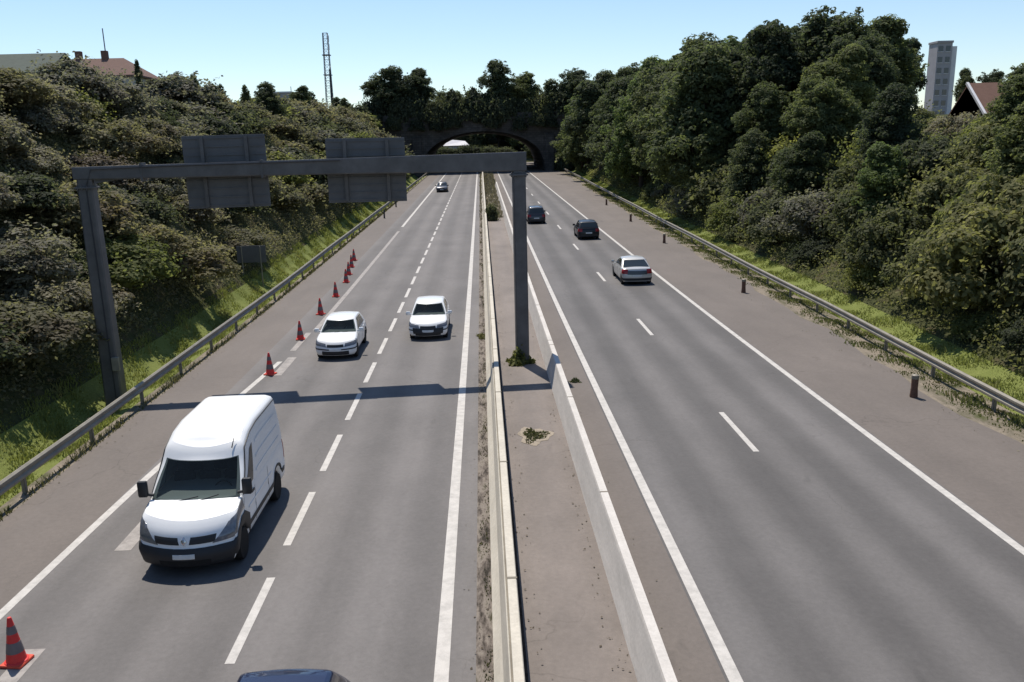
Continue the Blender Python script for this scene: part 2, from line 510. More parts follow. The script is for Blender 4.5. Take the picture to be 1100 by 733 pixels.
def yrow(y0, y1, near=2.5):
    ys = [y0]
    while ys[-1] < y1:
        ys.append(min(y1, ys[-1] + (near if ys[-1] < 120 else 5.0)))
    return ys


def strip(name, mat, x0, x1, y0, y1, dz, kind='structure', nx=1):
    f0 = x0 if callable(x0) else (lambda Y: x0)
    f1 = x1 if callable(x1) else (lambda Y: x1)
    mb = MB()
    mb.grid([[(f0(Y) + (f1(Y) - f0(Y)) * i / nx, Y, zr(Y) + dz) for i in range(nx + 1)] for Y in yrow(y0, y1)])
    o = mb.build(name, mat)
    o['kind'] = kind
    return o


# terrain: one sheet to the horizon
gx = [-2500, -900, -300, -120, -70, -50, -40, -34] + [XL - q for q in (20, 18, 16.5, 15, 14.2, 13.2, 12.4, 11.6, 10.8, 10, 9.2, 8.4, 7.6, 6.8, 6, 5.2, 4.4, 3.5, 2.9, 2.2, 1.5, 0.5, 0.0)] + [-8, -4, 0, 4, 8, 12]
gys = sorted(set([-300, -100, -40] + list(np.arange(-20, 300, 1.25)) + list(range(300, 420, 10)) + [500, 800, 1500, 3000]))
rows = []
right_u = [0, 1.0, 1.9, 3.0] + list(np.arange(3.9, 11.9, 0.9)) + [12.0, 13.2, 14.5, 16, 18, 20] + [24, 30, 40, 60, 90, 160, 400, 1200, 2500]
for Y in gys:
    rows.append([(X, Y, T(X, Y)) for X in gx] + [(xr(Y) + q, Y, T(xr(Y) + q + 1e-6, Y)) for q in right_u])
mb = MB(); mb.grid(rows)
g = mb.build('ground', M['ground'], smooth=60); g['kind'] = 'structure'

# verges (bare grassy soil under the blades)
def verge(name, mat, u0, u1, side, y0, y1, dz=0.04):
    mb = MB()
    n = 28
    mb.grid([[(X, Y, T(X, Y) + dz) for X in ([XL - (u0 + (u1 - u0) * i / n) for i in range(n + 1)] if side < 0 else [xr(Y) + u0 + (u1 - u0) * i / n for i in range(n + 1)])] for Y in yrow(y0, y1)])
    o = mb.build(name, mat, smooth=60); o['kind'] = 'structure'
verge('verge_ground', M['verge'], 0.02, 3.4, -1, 8, 262)
verge('verge_ground', M['verge'], 0.3, 2.4, 1, 12, 262)

# pavement sheets
strip('road', M['asphalt_left'], -9.3, -0.34, -30, 266, 0.0)
strip('hard_shoulder', M['shoulder'], -11.62, -9.3, -30, 266, 0.0)
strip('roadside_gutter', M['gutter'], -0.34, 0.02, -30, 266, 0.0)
strip('median_pavement', M['median'], 0.02, 2.72, -30, 98, -0.004)
strip('median_ground', M['roadside_dirt'], 0.02, 2.72, 98, 266, -0.004)
strip('barrier_foot_strip', M['dark_strip'], 0.41, 0.50, -30, 98, 0.004)  # thin dark strip along the median foot of the cream barrier
strip('inner_shoulder', M['shoulder'], 2.72, 3.62, -30, 266, 0.0)
strip('road', M['asphalt_right'], 3.62, 10.98, -30, 266, 0.0)
strip('hard_shoulder', M['shoulder'], 10.98, lambda Y: xr(Y) - 0.95 + 0.18 * math.sin(Y * 0.9) + 0.14 * math.sin(Y * 0.37 + 1), -30, 266, 0.0)
strip('roadside_dirt', M['roadside_dirt'], lambda Y: xr(Y) - 1.6, lambda Y: xr(Y) + 0.55, -30, 266, -0.008)
strip('roadside_dirt', M['roadside_dirt'], -12.1, -11.58, -30, 266, -0.008)

# painted markings
P4 = 0.0045
def line(x, w, y0, y1, mat='line', name='edge_line'):
    xa = x if callable(x) else (lambda Y: x)
    return strip(name, M[mat], lambda Y: xa(Y) - w / 2, lambda Y: xa(Y) + w / 2, y0, y1, P4)
line(-0.90, 0.24, -30, 266)
line(3.78, 0.22, -30, 266)
line(10.83, 0.20, -30, 266)
taper = lambda Y: pl(Y, [(10, -9.40), (18, -9.24), (22.4, -9.12), (29, -8.75), (36, -8.3)])
line(taper, 0.20, 6, 34.5)
line(-8.06, 0.24, 40.5, 84, 'line_worn')
line(-8.06, 0.24, 88, 266)


def dashes(name, x, w, y0, y1, ln, gap, mat):
    mb = MB(); y = y0
    while y < y1:
        ys = [y + ln * k / 3 for k in range(4)]
        mb.grid([[(x - w / 2, q, zr(q) + P4), (x + w / 2, q, zr(q) + P4)] for q in ys])
        y += ln + gap
    o = mb.build(name, M[mat]); o['kind'] = 'structure'
dashes('lane_dashes', -4.48, 0.17, 12.92 - 4.4 * 3, 215, 3.0, 1.45, 'line')
dashes('lane_dashes', 7.29, 0.16, 22.35 - 14.9 * 2, 215, 3.6, 11.3, 'line')
mb = MB()
for y0, y1 in ((10.2, 13.75), (17.55, 20.3), (32.3, 35.2)):
    mb.grid([[(-8.22, q, zr(q) + P4), (-7.86, q, zr(q) + P4)] for q in (y0, (y0 + y1) / 2, y1)])
mb.grid([[(-8.40, q, zr(q) + P4), (-8.15, q, zr(q) + P4)] for q in (36.4, 38, 40)])
o = mb.build('lane_dashes', M['line_worn']); o['kind'] = 'structure'

# ------------------------------------------------------------------ median barriers
def extrude_y(prof, y0, y1, closed=True):
    ys = yrow(y0, y1); mb = MB(); n = len(prof)
    vs = [(x, Y, z + zr(Y)) for Y in ys for x, z in prof]
    fs = []
    for i in range(len(ys) - 1):
        for j in range(n if closed else n - 1):
            a, b = i * n + j, i * n + (j + 1) % n
            fs.append((a, b, b + n, a + n))
    if closed:
        fs.append(tuple(range(n - 1, -1, -1))); m = (len(ys) - 1) * n; fs.append(tuple(range(m, m + n)))
    return mb.add(vs, fs)


t = empty('concrete_barrier', (0, 0, 0), 'long low cream concrete barrier with a sloped face on the carriageway side of the median', 'barrier')
recalc(extrude_y([(-0.05, -0.05), (-0.05, 0.10), (0.10, 0.34), (0.185, 0.76), (0.205, 0.78), (0.215, 0.74), (0.232, 0.74), (0.24, 0.80), (0.39, 0.80), (0.405, 0.78), (0.41, -0.05)], -20, 190).build('barrier_body', M['barrier_conc'], t))
for Y in (14.2, 20.1, 26.3, 32.2, 38.0, 44.1, 50.2, 56.1, 68, 80):
    j = MB(); z = zr(Y)
    j.box(0.236, 0.414, Y - 0.035, Y + 0.035, 0.55 + z, 0.806 + z)
    j.build('joint', M['groove'], t)
recalc(extrude_y([(0.198, 0.735), (0.236, 0.735), (0.236, 0.765), (0.198, 0.765)], -20, 189.9).build('groove', M['groove'], t))  # darker strip set along the groove of the barrier
t = empty('concrete_wall', (2.45, 0, 0), 'low white topped concrete wall with plain grey face on the far side of the median', 'wall')
o = recalc(extrude_y([(2.22 - 2.45, -0.05), (2.40 - 2.45, 0.75), (2.42 - 2.45, 0.80), (2.585 - 2.45, 0.80), (2.60 - 2.45, 0.74), (2.66 - 2.45, -0.05)], -20, 150).build('wall_body', M['wall_conc'], t))
for Y in (18.0, 25.5, 32.6, 33.4, 41, 50, 62, 75):
    j = MB(); z = zr(Y)
    j.box(2.412 - 2.45, 2.592 - 2.45, Y - 0.025, Y + 0.025, 0.7 + z, 0.806 + z)
    j.build('joint', M['groove'], t)

# ------------------------------------------------------------------ guardrails
def guardrail(name, xf, side, y0, y1, label, step=4.0):
    t = empty(name, (0, 0, 0), label, 'guardrail')
    prof = [(0.00, 0.75), (0.03, 0.755), (0.085, 0.71), (0.085, 0.65), (0.03, 0.60), (0.03, 0.57), (0.085, 0.52), (0.085, 0.46), (0.03, 0.42), (0.00, 0.425),
            (0.012, 0.44), (0.068, 0.475), (0.068, 0.51), (0.012, 0.56), (0.012, 0.61), (0.068, 0.66), (0.068, 0.70), (0.012, 0.735)]
    ys = yrow(y0, y1, 4.0); n = len(prof); vs = []; fs = []
    for Y in ys:
        for x, z in prof: vs.append((xf(Y) + side * x, Y, zr(Y) + z + 0.02 * math.sin(Y * 0.21)))
    for i in range(len(ys) - 1):
        for j in range(n):
            a, b = i * n + j, i * n + (j + 1) % n
            fs.append((a, b, b + n, a + n))
    mb = MB(); mb.add(vs, fs)
    recalc(mb.build('beam', M['galv'], t))
    Y = y0 + 1.2
    p0 = None
    while Y < y1:
        if p0 is None:
            mb = MB(); s = -side
            mb.box(min(0, s * 0.012), max(0, s * 0.012), -0.05, 0.05, -0.3, 0.70)
            mb.box(min(0, s * 0.10), max(0, s * 0.10), -0.05, -0.04, -0.3, 0.70)
            mb.box(min(0, s * 0.10), max(0, s * 0.10), 0.04, 0.05, -0.3, 0.70)
            p = p0 = mb.build('post', M['galv'], t)
        else:
            p = p0.copy(); COL.objects.link(p); p.parent = t
        p.location = (xf(Y) - side * 0.006, Y, zr(Y))
        Y += step if Y < 120 else step * 2
    return t


guardrail('guardrail', lambda Y: XL, 1, 8, 240, 'long galvanised guardrail along the verge below the bramble covered bank')
guardrail('guardrail', lambda Y: xr(Y), -1, 12, 240, 'long galvanised guardrail along the dusty shoulder below the wooded bank')

# rusty marker posts in front of the right guardrail, two thin ones on the left
mk = [(26.9, 13.85), (47.0, 14.2), (69.5, 14.45), (87.0, 14.7), (107.0, 15.1)]
mlab = ['rusty brown marker stump on the dusty shoulder, nearest to the camera',
        'rusty brown marker stump on the dusty shoulder, second nearest, far ahead of the nearest',
        'rusty marker stump beside the wooded bank guardrail, level with the silver saloon and black car',
        'rusty marker stump on the dusty shoulder, just beyond the black car',
        'tiny farthest rusty marker stump on the shoulder of the wooded bank']
proto = None
for (Y, X), lb in zip(mk, mlab):
    if proto is None:
        t = empty('marker_post', (X, Y, zr(Y)), lb, 'marker post', 'rusty marker posts along the dusty shoulder')
        mb = MB(); mb.lathe([(0.12, 0.0), (0.125, 0.05), (0.105, 0.3), (0.11, 0.62), (0.10, 0.70)], 14)
        mb.build('post_body', M['rust'], t, 40)
        mb = MB(); mb.lathe([(0.113, 0.62), (0.118, 0.66), (0.113, 0.74), (0.06, 0.77)], 14)
        mb.build('cap', M['galv'], t, 40)
        proto = t
    else:
        t = copy_tree(proto); t.location = (X, Y, zr(Y)); t['label'] = lb
for Y, X, lb in ((98.0, -10.9, 'thin dark roadside marker beside the bramble bank guardrail, nearer of two'),
                 (113.0, -11.0, 'thin dark roadside marker beside the bramble bank guardrail, farther of two')):
    mb = MB(); mb.lathe([(0.09, 0), (0.09, 0.7), (0.07, 0.9), (0.02, 0.95)], 10)
    tag(mb.build('marker_post', M['pole_dark'], None, 40, (X, Y, zr(Y))), lb, 'marker post')

# ------------------------------------------------------------------ sign gantry
t = empty('sign_gantry', (1.4, 33.3, 0), 'dark steel sign gantry spanning the oncoming carriageway on two legs', 'gantry')
gl, gr_ = Vector((-14.1, 32.1, 0)), Vector((1.4, 33.3, 0))
ang = math.atan2(gr_.y - gl.y, gr_.x - gl.x); span = (gr_ - gl).length
t.location = gl; t.rotation_euler = (0, 0, ang)
def leg(x, z0, wb, wt, zt):
    mb = MB(); rows = []
    for z, w in ((z0, wb), (zt, wt)):
        h = w / 2; b = 0.05
        rows.append([(x + sx * (h - (b if k else 0)), sy * (h - (0 if k else b)), z) for sx, sy, k in ((-1, -1, 0), (-1, -1, 1), (1, -1, 1), (1, -1, 0), (1, 1, 0), (1, 1, 1), (-1, 1, 1), (-1, 1, 0))])
    n = 8; vs = rows[0] + rows[1]
    mb.add(vs, [(j, (j + 1) % n, (j + 1) % n + n, j + n) for j in range(n)] + [tuple(range(7, -1, -1)), tuple(range(8, 16))])
    return mb.build('leg', M['steel'], t)
L1 = leg(0, -1.1, 0.66, 0.52, 7.55)
L2 = leg(span, -0.05, 0.50, 0.48, 7.45)
mb = MB()
mb.box(-0.55, 0.55, -0.5, 0.5, -1.12, -1.0)
mb.build('base_plate', M['steel'], L1)
mb = MB(); mb.box(span - 0.42, span + 0.42, -0.42, 0.42, 0.0, 0.05)
for sx in (-1, 1):
    for sy in (-1, 1): mb.lathe([(0.035, 0.05), (0.035, 0.12), (0.0, 0.13)], 8, c=(span + sx * 0.33, sy * 0.33, 0))
mb.build('base_plate', M['steel'], L2)
# beam: slightly deeper towards the median leg
mb = MB(); rows = []
for x, zb, zt in ((-0.35, 7.55, 7.99), (3.0, 7.53, 8.01), (span * 0.55, 7.49, 8.04), (span + 0.27, 7.40, 8.10)):
    rows.append([(x, -0.24, zb), (x, -0.26, zb + 0.04), (x, -0.26, zt - 0.04), (x, -0.24, zt), (x, 0.24, zt), (x, 0.26, zt - 0.04), (x, 0.26, zb + 0.04), (x, 0.24, zb)])
n = 8; vs = [p for r_ in rows for p in r_]; fs = []
for i in range(3):
    for j in range(n):
        a, b = i * n + j, i * n + (j + 1) % n; fs.append((a, b, b + n, a + n))
fs += [tuple(range(7, -1, -1)), tuple(range(24, 32))]
mb.add(vs, fs); recalc(mb.build('beam', M['steel'], t))
for x in (2.0, 6.2, 11.6):
    mb = MB(); mb.box(x - 0.04, x + 0.04, -0.285, 0.285, 7.44, 8.085); mb.build('joint_flange', M['steel'], t)
mb = MB(); mb.beam((0.3, 0, 7.5), (1.1, 0, 7.62), 0.3, 0.2); mb.build('corner_brace', M['steel'], t)

for x, par, w_ in ((0.0, L1, 0.54), (span, L2, 0.50)):
    mb = MB(); mb.bbox(x - w_ / 2 - 0.07, x + w_ / 2 + 0.07, -w_ / 2 - 0.07, w_ / 2 + 0.07, 7.24, 7.30, 0.01)
    for k in range(4):
        q = -0.24 + 0.16 * k
        for yy in (-w_ / 2 - 0.04, w_ / 2 + 0.04): mb.lathe([(0.022, 7.18), (0.022, 7.35), (0.005, 7.36)], 6, c=(x + q, yy, 0))
    mb.build('flange', M['steel'], par)
mb = MB(); mb.tube([(0.12, -0.37, -0.6), (0.10, -0.34, 2.5), (0.08, -0.31, 5.0), (0.06, -0.285, 7.3), (0.3, -0.30, 7.9), (3.0, -0.30, 7.95), (9.0, -0.30, 7.98)], 0.022, 6); mb.build('cable_conduit', M['pole_dark'], t)
mb = MB(); mb.bbox(0.16, 0.42, -0.50, -0.35, 0.6, 1.1, 0.015); mb.build('control_box', M['galv'], L1)
def sign_panel(x0, x1, z0, z1, label, tilt=0.0):
    w, h = (x1 - x0) / 2, (z1 - z0) / 2
    mb = MB(); mb.bbox(-w, w, 0.0, 0.035, -h, h, 0.01); s = mb.build('sign_panel', M['sign_back'], t)
    s.location = ((x0 + x1) / 2, 0.42, (z0 + z1) / 2); s.rotation_euler = (0, tilt, 0)
    s['label'] = label
    mb = MB(); mb.box(-w + 0.03, w - 0.03, 0.0355, 0.042, -h + 0.03, h - 0.03); mb.build('sign_face', M['sign_face'], s)
    nr = 9
    for k in range(nr):
        z = -h + 0.1 + (2 * h - 0.2) * k / (nr - 1)
        mb = MB(); mb.box(-w + 0.04, w - 0.04, -0.035, -0.002, z - 0.022, z + 0.022); mb.build('stiffener', M['sign_back'], s)
    for x in (-w * 0.52, w * 0.55):
        mb = MB(); mb.box(x - 0.06, x + 0.06, -0.155, -0.037, -h + 0.05, h - 0.05); mb.build('support_post', M['steel'], s)
    return s
sign_panel(3.35, 6.3, 6.38, 8.98, 'ribbed back of the sign panel nearer the bramble bank leg', math.radians(-0.3))
sign_panel(8.45, 11.35, 6.42, 8.75, 'ribbed back of the sign panel nearer the median leg', math.radians(0.4))

# small roadside sign backs in the verge grass
t = empty('roadside_sign', (-15.1, 57, T(-15.1, 57) + 0.5), 'small dark roadside sign seen from behind in the grass below the bramble bank', 'road sign')
mb = MB(); mb.bbox(-0.95, 0.95, -0.02, 0.02, 0.9, 2.0, 0.01); mb.build('panel', M['sign_back'], t)
for x in (-0.6, 0.6):
    mb = MB(); mb.lathe([(0.04, -0.7), (0.04, 1.95)], 8, c=(x, -0.06, 0)); mb.build('post', M['galv'], t)

# ------------------------------------------------------------------ cones
cones = [(-8.15, 13.35), (-8.32, 32.5), (-8.38, 38.6), (-8.5, 44.4), (-8.55, 49.6), (-8.7, 54.6), (-9.0, 57.8), (-9.3, 61.2), (-9.6, 64.6)]
clab = ['largest red traffic cone, nearest the camera, on a worn white dash',
        'red traffic cone standing on a worn white dash just behind the white van',
        'red traffic cone standing just beside the white hatchback, third from the camera',
        'red traffic cone on the edge line behind the white hatchback, fourth from the camera',
        'red traffic cone on the edge line, fifth from the camera',
        'red traffic cone at the near end of the bunched row of far cones',
        'red traffic cone second in the bunched row of far cones',
        'red traffic cone third in the bunched row of far cones',
        'red traffic cone farthest away on the shoulder at the end of the row']
proto = None
for (X, Y), lb in zip(cones, clab):
    if proto is None:
        t = empty('traffic_cone', (X, Y, zr(Y) + 0.005), lb, 'traffic cone', 'red traffic cones along the edge line')
        mb = MB(); mb.bbox(-0.2, 0.2, -0.2, 0.2, 0, 0.045, 0.02); mb.build('base', M['cone_base'], t, 40)
        R0 = lambda z: 0.165 - (0.165 - 0.035) * (z - 0.045) / 0.80
        mb = MB(); mb.lathe([(0.19, 0.045), (0.185, 0.06)] + [(R0(z), z) for z in (0.07, 0.3, 0.6, 0.83)] + [(0.028, 0.85), (0.012, 0.852)], 24)
        mb.build('cone_body', M['cone_red'], t, 40)
        for za, zb in ((0.22, 0.41), (0.56, 0.70)):
            mb = MB(); mb.lathe([(R0(za) + 0.001, za), (R0(za) + 0.004, za + 0.002), (R0(zb) + 0.004, zb - 0.002), (R0(zb) + 0.001, zb)], 24)
            mb.build('reflective_band', M['cone_white_shaded'], t, 40)
        proto = t
    else:
        t = copy_tree(proto); t.location = (X, Y, zr(Y) + 0.005); t['label'] = lb
    t.rotation_euler = (0, 0, random.uniform(-0.4, 0.4))

# ------------------------------------------------------------------ vehicles
def lerp(a, b, t): return a + (b - a) * t


class Shell:
    """closed plan outline; levels change half width, front and rear position and height"""
    def __init__(s, lev, bowF, bowR, rc, z0, z1):
        s.lev = lev; s.bF = bowF; s.bR = bowR; s.rc = rc; s.z0 = z0; s.z1 = z1   # lev: list of (t, halfwidth, front, rear)
    def at(s, t):
        L = s.lev
        if t <= L[0][0]: return L[0][1:]
        for a, b in zip(L, L[1:]):
            if t <= b[0]:
                k = (t - a[0]) / (b[0] - a[0]); return tuple(lerp(p, q, k) for p, q in zip(a[1:], b[1:]))
        return L[-1][1:]
    def pt(s, q, t, end=0):
        """end 0: perimeter from the front (|q|<=1 front, <=1.4 corner, to 2.4 side); end 1: the same from the rear"""
        w, f0, f1 = s.at(t); rc = s.rc; sg = 1 if q >= 0 else -1; a = abs(q)
        if a <= 1: x, d = a * (w - rc), s_b(s, end) * a * a
        elif a <= 1.4:
            k = (a - 1) / 0.4; b_ = s_b(s, end); m_ = min(0.8, 2 * b_ / max(0.1, w - rc))
            x = (1 - k) ** 2 * (w - rc) + 2 * k * (1 - k) * w + k * k * w
            d = (1 - k) ** 2 * b_ + 2 * k * (1 - k) * (b_ + m_ * rc) + k * k * (b_ + rc)
        else:
            x = w
            d0 = s_b(s, end) + rc; d1 = (f1 - f0) - s_b(s, 1 - end) - rc
            d = lerp(d0, d1, min(1, a - 1.4))
        y = f0 + d if end == 0 else f1 - d
        zl, zt = s.z0(y, a, t), s.z1(y, t)
        return Vector((sg * x, y, zl + (zt - zl) * t))
def s_b(s, end): return s.bF if end == 0 else s.bR


def shell_mesh(sh, ts, nF=9, nC=4, nS=60, crown=0.04, hole=None):
    fr = [-1 + 2 * i / (nF - 1) for i in range(nF)]
    rowsq = []                                    # pairs left/right along the length
    for k in range(1, nC + 1): rowsq.append((1 + 0.4 * k / nC, 0))
    for k in range(1, nS): rowsq.append((1.4 + k / nS, 0))
    for k in range(nC, 0, -1): rowsq.append((1 + 0.4 * k / nC, 1))
    loop = [(q, 0) for q in fr] + rowsq + [(q, 1) for q in reversed(fr)] + [(-q, e) for q, e in reversed(rowsq)]
    N = len(loop); mb = MB(); vs = []; fs = []
    for t_ in ts: vs += [sh.pt(q, t_, e) for q, e in loop]
    for i in range(len(ts) - 1):
        for j in range(N):
            if hole and j < nF - 1 and hole[0] <= ts[i] and ts[i + 1] <= hole[1] + 1e-6: continue
            a, b = i * N + j, i * N + (j + 1) % N; fs.append((a, b, b + N, a + N))
    mb.add(vs, fs)
    tt = ts[-1]
    rows = [[sh.pt(q, tt, 0) for q in fr]]
    for q, e in rowsq:
        l, r_ = sh.pt(-q, tt, e), sh.pt(q, tt, e)
        rows.append([l.lerp(r_, (q2 + 1) / 2) for q2 in fr])
    rows.append([sh.pt(q, tt, 1) for q in fr])
    for ri, row in enumerate(rows):
        k = 0.0 if ri in (0, len(rows) - 1) else min(1.0, min(ri, len(rows) - 1 - ri) / 6.0)
        for p, q in zip(row, fr): p.z += crown * k * (1 - q * q)
    mb.grid([[tuple(p) for p in row] for row in reversed(rows)])
    return mb


def panel(fn, c4, off, nu=8, nv=5):
    """patch over fn(a, v) between four corners (a, v): bottom-start, bottom-end, top-end, top-start"""
    P = []
    for j in range(nv + 1):
        row = []
        for i in range(nu + 1):
            uu, vv = i / nu, j / nv
            a = lerp(lerp(c4[0][0], c4[1][0], uu), lerp(c4[3][0], c4[2][0], uu), vv)
            v = lerp(lerp(c4[0][1], c4[1][1], uu), lerp(c4[3][1], c4[2][1], uu), vv)
            e = 1e-3
            p = fn(a, v); n = (fn(a + e, v) - fn(a - e, v)).cross(fn(a, v + e) - fn(a, v - e))
            n = n.normalized() if n.length > 1e-12 else Vector((0, 0, 1))
            row.append((p, n))
        P.append(row)
    return P


def panel_mb(fn, c4, off, ctr, nu=8, nv=5, mb=None):
    P = panel(fn, c4, off, nu, nv); mb = mb or MB(); rows = []
    for row in P:
        rr = []
        for p, n in row:
            if n.dot(p - ctr) < 0: n = -n
            rr.append(p + n * off)
        rows.append(rr)
    o = len(mb.v)
    mb.grid([[tuple(p) for p in r_] for r_ in rows])
    # rim so that the patch has an edge
    edge = rows[0] + [r_[-1] for r_ in rows[1:]] + list(reversed(rows[-1][:-1])) + [r_[0] for r_ in reversed(rows[1:-1])]
    inn = [r_ for r_ in edge]
    k = len(edge); vs = []
    for p in edge:
        d = (p - ctr).normalized(); vs.append(p); 
    for p in edge: vs.append(p - (p - ctr).normalized() * (off + 0.01))
    mb.add(vs, [(i, (i + 1) % k, (i + 1) % k + k, i + k) for i in range(k)])
    return mb


def wheel(parent, x, y, r_, w, side):
    mb = MB(); a = x - side * w; h = (a, x)
    prof = [(r_ * 0.62, 0), (r_ * 0.9, 0), (r_, 0.03), (r_, w - 0.03), (r_ * 0.93, w), (r_ * 0.64, w)]
    mb.lathe([(p, a + side * q) for p, q in prof], 28, 'x', (0, y, r_))
    wobj = recalc(mb.build('wheel', M['rubber'], parent, 40))
    mb = MB()
    mb.lathe([(r_ * 0.66, x - side * 0.05), (r_ * 0.66, x - side * 0.004), (r_ * 0.6, x - side * 0.002), (r_ * 0.54, x - side * 0.03), (r_ * 0.2, x - side * 0.012), (r_ * 0.05, x - side * 0.008)], 24, 'x', (0, y, r_))
    recalc(mb.build('rim', M['rim'], wobj, 40))
    return wobj


def vehicle(name, label, cat, loc, rz, sp):
    """local: x across, y from the front (0) to the rear (L); the empty stands under the middle"""
    L, W = sp['L'], sp['W'] / 2
    root = empty(name, loc, label, cat, sp.get('group'), rz)
    paint = M[sp['paint']]; ctr = Vector((0, L / 2, 0.7))
    wr, wz = sp['wr'], sp['wheels']
    zsill = sp.get('sill', 0.24); zlow_f = sp.get('zf', 0.20)
    ra = wr * 1.16
    def z0(y, a, t_):
        z = zsill if a > 1.2 else zlow_f
        if a > 1.0:
            for wy in wz:
                d = abs(y - wy)
                if d < ra: z = max(z, wr + math.sqrt(ra * ra - d * d) - 0.01)
        return z
    top = sp['top']
    z1 = lambda y, t_: pl(y, top)
    low = Shell([(t_, W - i, fi, L - ri) for t_, i, fi, ri in sp['lev']], sp['bowF'], sp['bowR'], sp['rc'], z0, z1)
    ts = sp['ts']
    def shift(mb):
        mb.v = [(x, y - L / 2, z) for x, y, z in mb.v]; return mb
    body = recalc(shift(shell_mesh(low, ts, nS=int(L / 0.05), crown=sp.get('crown', 0.035))).build('body', paint, root, 38))
    mb = MB(); mb.bbox(-W + 0.24, W - 0.24, 0.42, L - 0.3, 0.17, sp.get('under', 0.62), 0.03)
    shift(mb).build('underbody', M['black_plastic'], root)
    # cabin
    cb = sp['cabin']; roof = cb['roof']
    def zc0(y, a, t_): return pl(y, top) - 0.03
    def zc1(y, t_): return pl(y, roof)
    cw0, cw1 = cb['w0'] / 2, cb['w1'] / 2
    rr = cb.get('round', 0.05)
    lev = []
    for v in (0, 0.25, 0.5, 0.75, 0.9, 0.96, 1.0):
        ins = 0.0 if v < 0.89 else rr * (1 - math.sqrt(max(0, 1 - ((v - 0.89) / 0.11) ** 2)))
        bul = cb.get('bulge', 0.02) * 4 * v * (1 - v)
        lev.append((v, lerp(cw0, cw1, v) + bul - ins, lerp(cb['f0'], cb['f1'], v) + ins * 0.7, lerp(cb['r0'], cb['r1'], v) - ins * 0.7))
    cab = Shell(lev, cb['bowF'], cb.get('bowR', 0.05), cb['rc'], zc0, zc1)
    recalc(shift(shell_mesh(cab, (0, 0.08, 0.2, 0.4, 0.6, 0.75, 0.82, 0.86, 0.89, 0.93, 0.96, 0.985, 1.0), nS=40, crown=cb.get('crown', 0.035), hole=sp.get('hole'))).build('cabin', paint, root, 42))
    fc = lambda a, v: cab.pt(a, v, 0)
    rcn = lambda a, v: cab.pt(a, v, 1)
    glass = M['glass']
    def put(nm, mbx, m, par=root, sm=50): return recalc(shift(mbx).build(nm, m, par, sm))
    ws = sp['windshield']
    put('windshield', panel_mb(fc, ws, 0.008, ctr, 10, 6), M['screen_glass'] if sp.get('hole') else glass)
    if sp.get('hole'):
        fy, bz, hw = cb['f0'], pl(cb['f0'], top), cw0
        mb = MB(); mb.bbox(-hw + 0.12, hw - 0.12, fy + 0.16, fy + 0.62, bz - 0.25, bz + 0.02, 0.04); put('dashboard', mb, M['dash'])
        mb = MB(); hb, wb = (0.55, hw - 0.08) if W > 0.95 else (0.12, hw - 0.12)
        mb = MB(); mb.box(-wb, wb, fy + 1.75, fy + 1.8, 0.4, bz + hb); put('bulkhead', mb, M['black_plastic'])
        for x in (-0.55, 0.0, 0.55) if W > 0.95 else (-0.38, 0.38):
            mb = MB(); mb.bbox(x - 0.23, x + 0.23, fy + 1.15, fy + 1.3, bz - 0.6, bz + 0.28, 0.05); mb.bbox(x - 0.13, x + 0.13, fy + 1.17, fy + 1.27, bz + 0.3, bz + 0.5, 0.04)
            put('seat', mb, M['seat_cloth'])
        sx = 0.42 if W > 0.95 else 0.36
        mb = MB(); cw_ = Vector((sx, fy + 0.72, bz + 0.02))
        mb.tube([cw_ + Vector((0.19 * math.cos(q), 0.10 * math.sin(q), 0.16 * math.sin(q))) for q in [2 * math.pi * k / 20 for k in range(21)]], 0.016, 6, False); put('steering_wheel', mb, M['black_plastic'])
    if sp.get('rear_glass'): put('rear_window', panel_mb(rcn, sp['rear_glass'], 0.008, ctr, 10, 6), glass)
    for sg in (1, -1):
        for q in sp['sides']:
            put('side_window', panel_mb(fc, [(sg * (1.4 + a), v) for a, v in q], 0.006, ctr, 8, 4), glass)
    fl = lambda a, v: low.pt(a, v, 0)
    rl = lambda a, v: low.pt(a, v, 1)
    for nm, m, end, c4, off in sp['patches']:
        put(nm, panel_mb(fl if end == 0 else rl, c4, off, ctr, 12 if abs(c4[1][0] - c4[0][0]) < 0.5 else 48, 8), M[m])
    for sg in (1, -1):
        for wy in wz: shift_w = wheel(root, sg * (W - 0.015), wy - L / 2, wr, sp.get('ww', 0.2), sg)
    # mirrors
    my, mz = sp['mirror']
    ms = sp.get('mirror_size', (0.20, 0.12, 0.15))
    for sg in (1, -1):
        mb = MB(); x0 = W - 0.06
        xa, xb = sorted((sg * (x0 + 0.05), sg * (x0 + 0.05 + ms[0])))
        mb.bbox(xa, xb, my, my + ms[1], mz, mz + ms[2], 0.03)
        mb.beam((sg * (x0 - 0.06), my + ms[1] / 2, mz + 0.03), (sg * (x0 + 0.08), my + ms[1] / 2, mz + 0.05), 0.05)
        put('mirror', mb, M[sp.get('mirror_mat', sp['paint'])])
    # door seams and handles
    for sg in (1, -1):
        for a in sp.get('seams', ()):
            put('door_seam', panel_mb(fl, [(sg * (1.4 + a), 0.12), (sg * (1.4 + a + 0.0035), 0.12), (sg * (1.4 + a + 0.0035), 0.97), (sg * (1.4 + a), 0.97)], 0.003, ctr, 1, 6), M['black_plastic'])
        for a in sp.get('handles', ()):
            put('door_handle', panel_mb(fl, [(sg * (1.4 + a), 0.80), (sg * (1.4 + a + 0.04), 0.80), (sg * (1.4 + a + 0.04), 0.85), (sg * (1.4 + a), 0.85)], 0.02, ctr, 2, 2), M[sp.get('handle_mat', sp['paint'])])
